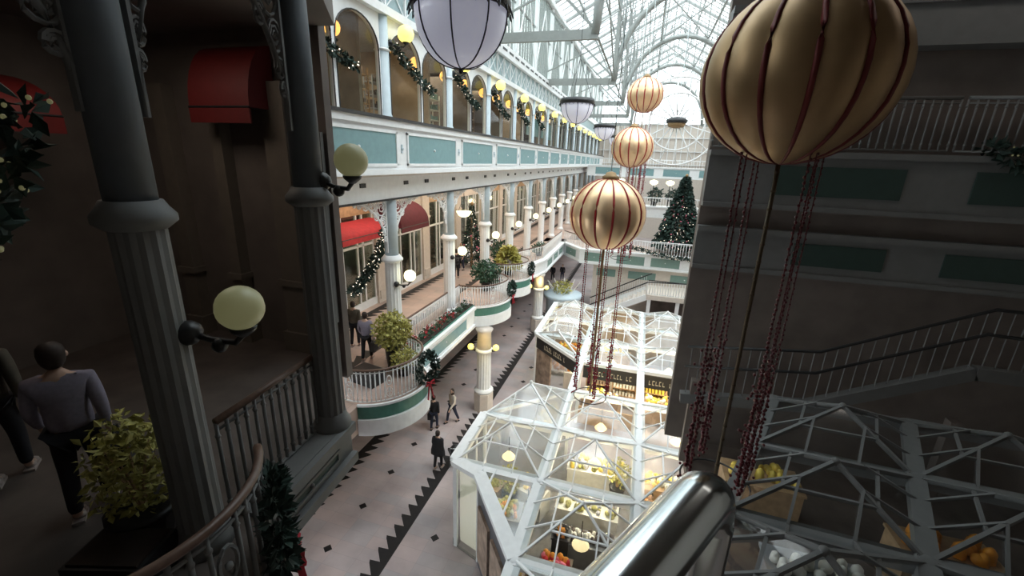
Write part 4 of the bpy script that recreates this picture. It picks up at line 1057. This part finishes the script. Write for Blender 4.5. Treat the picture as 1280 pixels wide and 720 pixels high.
# ------------------------------------------------------------------ invented near wing on the left, shaded by its shell and dark paint
LX=-3.35
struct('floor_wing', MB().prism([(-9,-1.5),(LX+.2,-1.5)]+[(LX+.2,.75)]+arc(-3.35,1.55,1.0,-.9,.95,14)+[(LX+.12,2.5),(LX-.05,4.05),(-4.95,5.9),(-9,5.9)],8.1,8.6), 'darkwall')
struct('ceiling_wing_block', MB().prism([(-9,-1.5),(LX+.2,-1.5),(LX+.1,3.9),(-4.5,5.9),(-9,5.9)],13.75,14.2), 'wing')  # opaque lid added to keep the left wing dark
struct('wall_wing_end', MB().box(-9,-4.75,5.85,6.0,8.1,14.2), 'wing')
struct('wall_block_side', MB().box(-9.1,-9,-1.5,6,8.1,14.2), 'wing')  # added to shut side light out of the wing
struct('wall_block_back', MB().box(-9,-1.5,-1.7,-1.5,0,14.2), 'wing')  # unseen screen behind the viewer, added to darken the wing
struct('ceiling_near_block', MB().box(-9,16,-4,3.0,17.2,17.5), 'wing')  # unseen slab added to cut skylight over the near end
for i,(x,y) in enumerate(((-3.42,2.15),(-3.5,3.95))):
    c=place_column(x,y,8.6,['dim broad gallery column filling the left side of the view','dim column just left of the bright view'][i],'near wing columns')
    c.scale=(.68,.68,.84)
for i,(y,s) in enumerate(((2.2,-1),(2.2,1),(3.9,-1))):
    b=inst('bracket',bracket,(LX-.1,y+.17*s,13.6),0,['dim openwork bracket left of the broad near column','dim openwork bracket right of the broad near column','dim openwork bracket left of the second near column'][i],'near wing brackets')
    b.scale=(1,s*(.8 if i==0 else .42),.8)
struct('trim_15', MB().box(LX-.25,LX+.05,-1.4,4.0,13.5,13.78), 'wingwhite')
awning(-6.75,5.8,13.5,1.15,.5,.9,'dred','dim dark red awning in the near left wing',-pi/2)
_a=[o for o in bpy.data.objects if o.get('label','').startswith('dim dark red awning')][0]
awning(-9+.05,1.6,12.9,2.6,1.3,.55,'red','dim bright red awning at the far left edge of the view')
for i,(x,w) in enumerate(((-5.55,.42),(-6.75,.22),(-7.9,.3))):
    t=thing('pilaster',f'dim {["broad cream","narrow pale","plain pale"][i]} pilaster on the end wall of the dim left wing','pilaster',(x,5.8,8.6))
    MB().box(-w/2,w/2,-.15,.05,0,4.4).build('shaft','cream',t); MB().box(-w/2-.05,w/2+.05,-.2,.05,1.2,1.3).build('moulding','cream',t); MB().box(-w/2-.06,w/2+.06,-.2,.05,0,.35).build('base_block','cream',t)
t=thing('shop_window','dim shop window with pale goods on the end wall of the left wing','window',(-5.15,5.78,8.6))
MB().box(-.2,.36,-.03,.03,.6,3.7).build('frame','wingwhite',t)
for q in range(5): MB().box(-.17+q*.11,-.1+q*.11,-.06,-.02,.8,3.4).build('garment',['black','wcount','darkwall','poster','cream'][q],t)
o=inst('dimg',lambda: bracket_globe('dimglobe',.17),(-3.27,2.25,10.62),-.5,'dim greenish globe lamp on the broad near column','near wing lamps')
o=dup(_proto['dimg'],(-3.38,4.03,11.7),-.9,'dim globe lamp on the second near column','near wing lamps')
garland([(-4.3,1.0,10.6),(-4.2,1.4,11.0),(-4.15,1.8,11.6),(-4.1,2.1,12.3)],'dim garland with small lights hanging left of the broad near column',.15,50)
shrub((-3.95,2.05,8.6),(.34,.34,.5),'leafy','dim yellow-green shrub on the floor of the near left wing',900,ph=.3,size=.09)
person('dim person in lilac grey jumper and dark trousers at the far left of the view',(-4.75,2.1,8.6),.9,'cl_grey','cl_black',.12,bag=(1,'black','black bag held by the dim person at the far left'))
person('dim person in brown top behind the far left person',(-6.0,2.1,8.6),.9,'cl_brown','cl_black',.1)
railing([(-3.3,.7)]+arc(-3.35,1.55,.92,-.9,.95,16),8.6,'dim curved white railing at the lower left corner',1.05,.11)
railing([(-3.45,2.45),(-3.6,4.0)],8.6,'dim straight white railing between the two near columns',1.05,.11,scroll=0)
fascia((LX+.14,2.5),(LX-.02,4.1),[(.2,1.3)],'dim panelled fascia below the near left railing',8.05,8.65)
w_=dup(_proto['wreath'],(-2.62,2.2,9.05),.9,'dim wreath with red bow on the lower left railing','railing wreaths'); w_.scale=(1.1,1.1,1.1)
t=thing('planter_box','dim low black planter box on the near left wing floor','planter',(-3.7,1.7,8.6),.3)
MB().box(-.3,.3,-.2,.2,0,.3).build('box','black',t); MB().box(-.27,.27,-.17,.17,.3,.32).build('soil','soil',t)
alight('wing_fill_light',(-6.2,3.6,13.6),(0,0,0),1.5,1.5,(1,.85,.7),16)  # made-up fill lifting the dark left wing, no real lamp
alight('wing_fill_light',(6,8.5,17.0),(0,0,0),4,1.5,(1,.9,.8),25)  # second invented fill, for the right wing
# ------------------------------------------------------------------ invented near wing on the right, shade partly put into its colours
WX0=1.3
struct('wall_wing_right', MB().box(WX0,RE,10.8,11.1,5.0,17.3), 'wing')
struct('floor_wing_right', MB().box(1.75,RE,2.5,10.8,4.75,5.0), 'darkwall')  # added dark slab that hides the bright ground floor below
struct('ceiling_block_right', MB().box(1.2,RE,3.0,11.1,17.2,17.5), 'wing')  # unseen opaque lid added to shade the right wing
def wf(x0,x1,z0,z1,panels,label,m='wingwhite',d=.25):
    t=thing('wing_fascia',label,'fascia',(x0,10.8,z0)); h=z1-z0
    MB().box(0,x1-x0,-d,0,0,h).box(0,x1-x0,-d-.08,-d,h-.12,h).box(0,x1-x0,-d-.06,-d,0,.1).build('board',m,t)
    for a,b in panels: MB().box(a-x0,b-x0,-d-.03,-d,.22*h+.05,.8*h-.05).build('panel','sage',t)
    return t
wf(WX0,RE,11.15,12.35,[(2.6,4.9),(6.0,8.2),(8.7,10.9)],'dim fascia with long green panels across the right wing')
wf(WX0,RE,9.7,10.7,[(3.3,5.0),(6.0,8.1),(8.9,11)],'dim lower fascia with green panels in the right wing',d=.12)
wf(WX0,RE,14.2,15.0,[(6,8),(8.4,10.6)],'dim upper fascia band near the top right',d=.4)
railing([(WX0,10.5),(5.4,10.5)],12.35,'dim railing left of the huge lantern in the right wing',1.0,.14,scroll=0,rail='wingwhite',wm='wingwhite')
railing([(5.5,10.5),(11.5,10.5)],12.35,'dim railing below the tree in the right wing',1.0,.14,scroll=0,rail='wingwhite',wm='wingwhite')
railing([(6.8,10.35),(11.5,10.35)],15.0,'dim topmost railing in the right wing',1.0,.14,scroll=0,rail='wingwhite',wm='wingwhite')
garland(swag((6.0,10.45,12.5),(10.3,10.45,11.5),.2),'dim decorated garland along the right wing fascia',.2,110)
xmas((9.6,9.4,12.35),.95,4.2,'dim christmas tree at the upper right edge of the view',120,3600)
struct('floor_ledge', MB().box(WX0,RE,9.0,10.8,12.2,12.35) if False else MB().box(8.3,RE,8.6,10.8,12.2,12.35), 'wing')
t=thing('stair_rail','dim dark stair handrails climbing across the right wing','handrail',(2.0,9.9,7.8))
for dz in (0,.5): MB().tube([(-.6,0,-.3+dz),(2.0,0,.0+dz),(4.6,0,1.3+dz),(8.5,0,1.2+dz)],.035,8).build('handrail','black',t)
mb=MB()
for i in range(44): 
    x=-.5+i*.2; z=(-.3+(x+.6)/2.6*.3) if x<2 else ((x-2)/2.6*1.3 if x<4.6 else 1.3-(x-4.6)*.025); mb.tube([(x,0,z-.75),(x,0,z+.5)],.012,4)
mb.build('balusters','wingwhite',t); MB().beam((-.6,.0,-1.1),(2.0,0,-.8),.2,.25).beam((2.0,0,-.8),(4.6,0,.5),.2,.25).beam((4.6,0,.5),(9,0,.45),.2,.25).build('stringer','wingwhite',t)
t_=MB()
for x in (1.6,6.5,10.5): t_.box(x,x+.2,9.8,10.0,5.0,7.2)
struct('trim_16', t_, 'wing')
# canopy of the right wing
o0=Vector((1.55,5.35)); u=Vector((2.2,-.1)); v_=Vector((.72,1.75)); P3={(i,j):tuple(o0+u*i+v_*j) for i in range(-1,4) for j in range(-2,4)}
c3=[((i,j),(i+1,j),(i+1,j+1),(i,j+1)) for i in range(0,3) for j in range(-1,2)]
b3=[((i,j),(i+1,j)) for i in range(0,3) for j in range(-1,3)]+[((i,j),(i,j+1)) for i in range(0,4) for j in range(-1,2)]
kC=canopy('glass_canopy','dim white-framed glass pyramid roof low in the right part of the view',P3,c3,[],b3,7.5,8.1,tuple(o0),bw=.22,cm='wingwhite')
for k_,(i,j) in enumerate(((0,2),(3,2),(1,0),(3,0))):
    p=P3[(i,j)]; MB().box(p[0]-o0.x-.06,p[0]-o0.x+.06,p[1]-o0.y-.06,p[1]-o0.y+.06,-2.5,0).build('post','wingwhite',kC)
for i,(x,y,b,tp,l) in enumerate(((3.3,6.4,'grayc',['wcount'],'dim grey stand below the right wing glass roof'),(5.6,7.6,'wood',['orange'],'dim wooden stand with orange goods in the right wing'),(6.5,5.6,'wcount',['pink'],'dim white stand with pink goods in the right wing'),(3.0,8.6,'wood',['yellow'],'dim wooden stand under the stairs of the right wing'))):
    o=goods_stand(1.4,.7,.9,b,tp,20,i+50); o.location=(x,y,5.0); o['label']=l
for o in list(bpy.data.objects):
    if o.get('label') and (o['label'].startswith('dim ') or o['label'].startswith('huge dim')) and o.get('category') not in ('person',): recolour(o, SHADET)  # dim things get materials with the shade in their colour
# ------------------------------------------------------------------ daylight
w=bpy.data.worlds.new('sky'); S.world=w; w.use_nodes=True; nt=w.node_tree; bg=nt.nodes['Background']
tc=nt.nodes.new('ShaderNodeTexCoord'); no=nt.nodes.new('ShaderNodeTexNoise'); no.inputs['Scale'].default_value=3; no.inputs['Detail'].default_value=6
cr=nt.nodes.new('ShaderNodeValToRGB'); cr.color_ramp.elements[0].color=(.70,.82,.88,1); cr.color_ramp.elements[1].color=(.97,1,1,1); cr.color_ramp.elements[0].position=.35; cr.color_ramp.elements[1].position=.6
nt.links.new(tc.outputs['Generated'],no.inputs['Vector']); nt.links.new(no.outputs['Fac'],cr.inputs['Fac']); nt.links.new(cr.outputs['Color'],bg.inputs['Color']); bg.inputs['Strength'].default_value=3.6
sl=bpy.data.lights.new('sun','SUN'); sl.energy=2; sl.angle=R(40); sl.color=(1,.98,.95); so=bpy.data.objects.new('sun',sl); COL.objects.link(so); so.rotation_euler=(R(12),R(28),0)
S.view_settings.view_transform='Standard'; S.view_settings.look='None'; S.view_settings.gamma=1; S.view_settings.use_curve_mapping=False; S.view_settings.exposure=.3
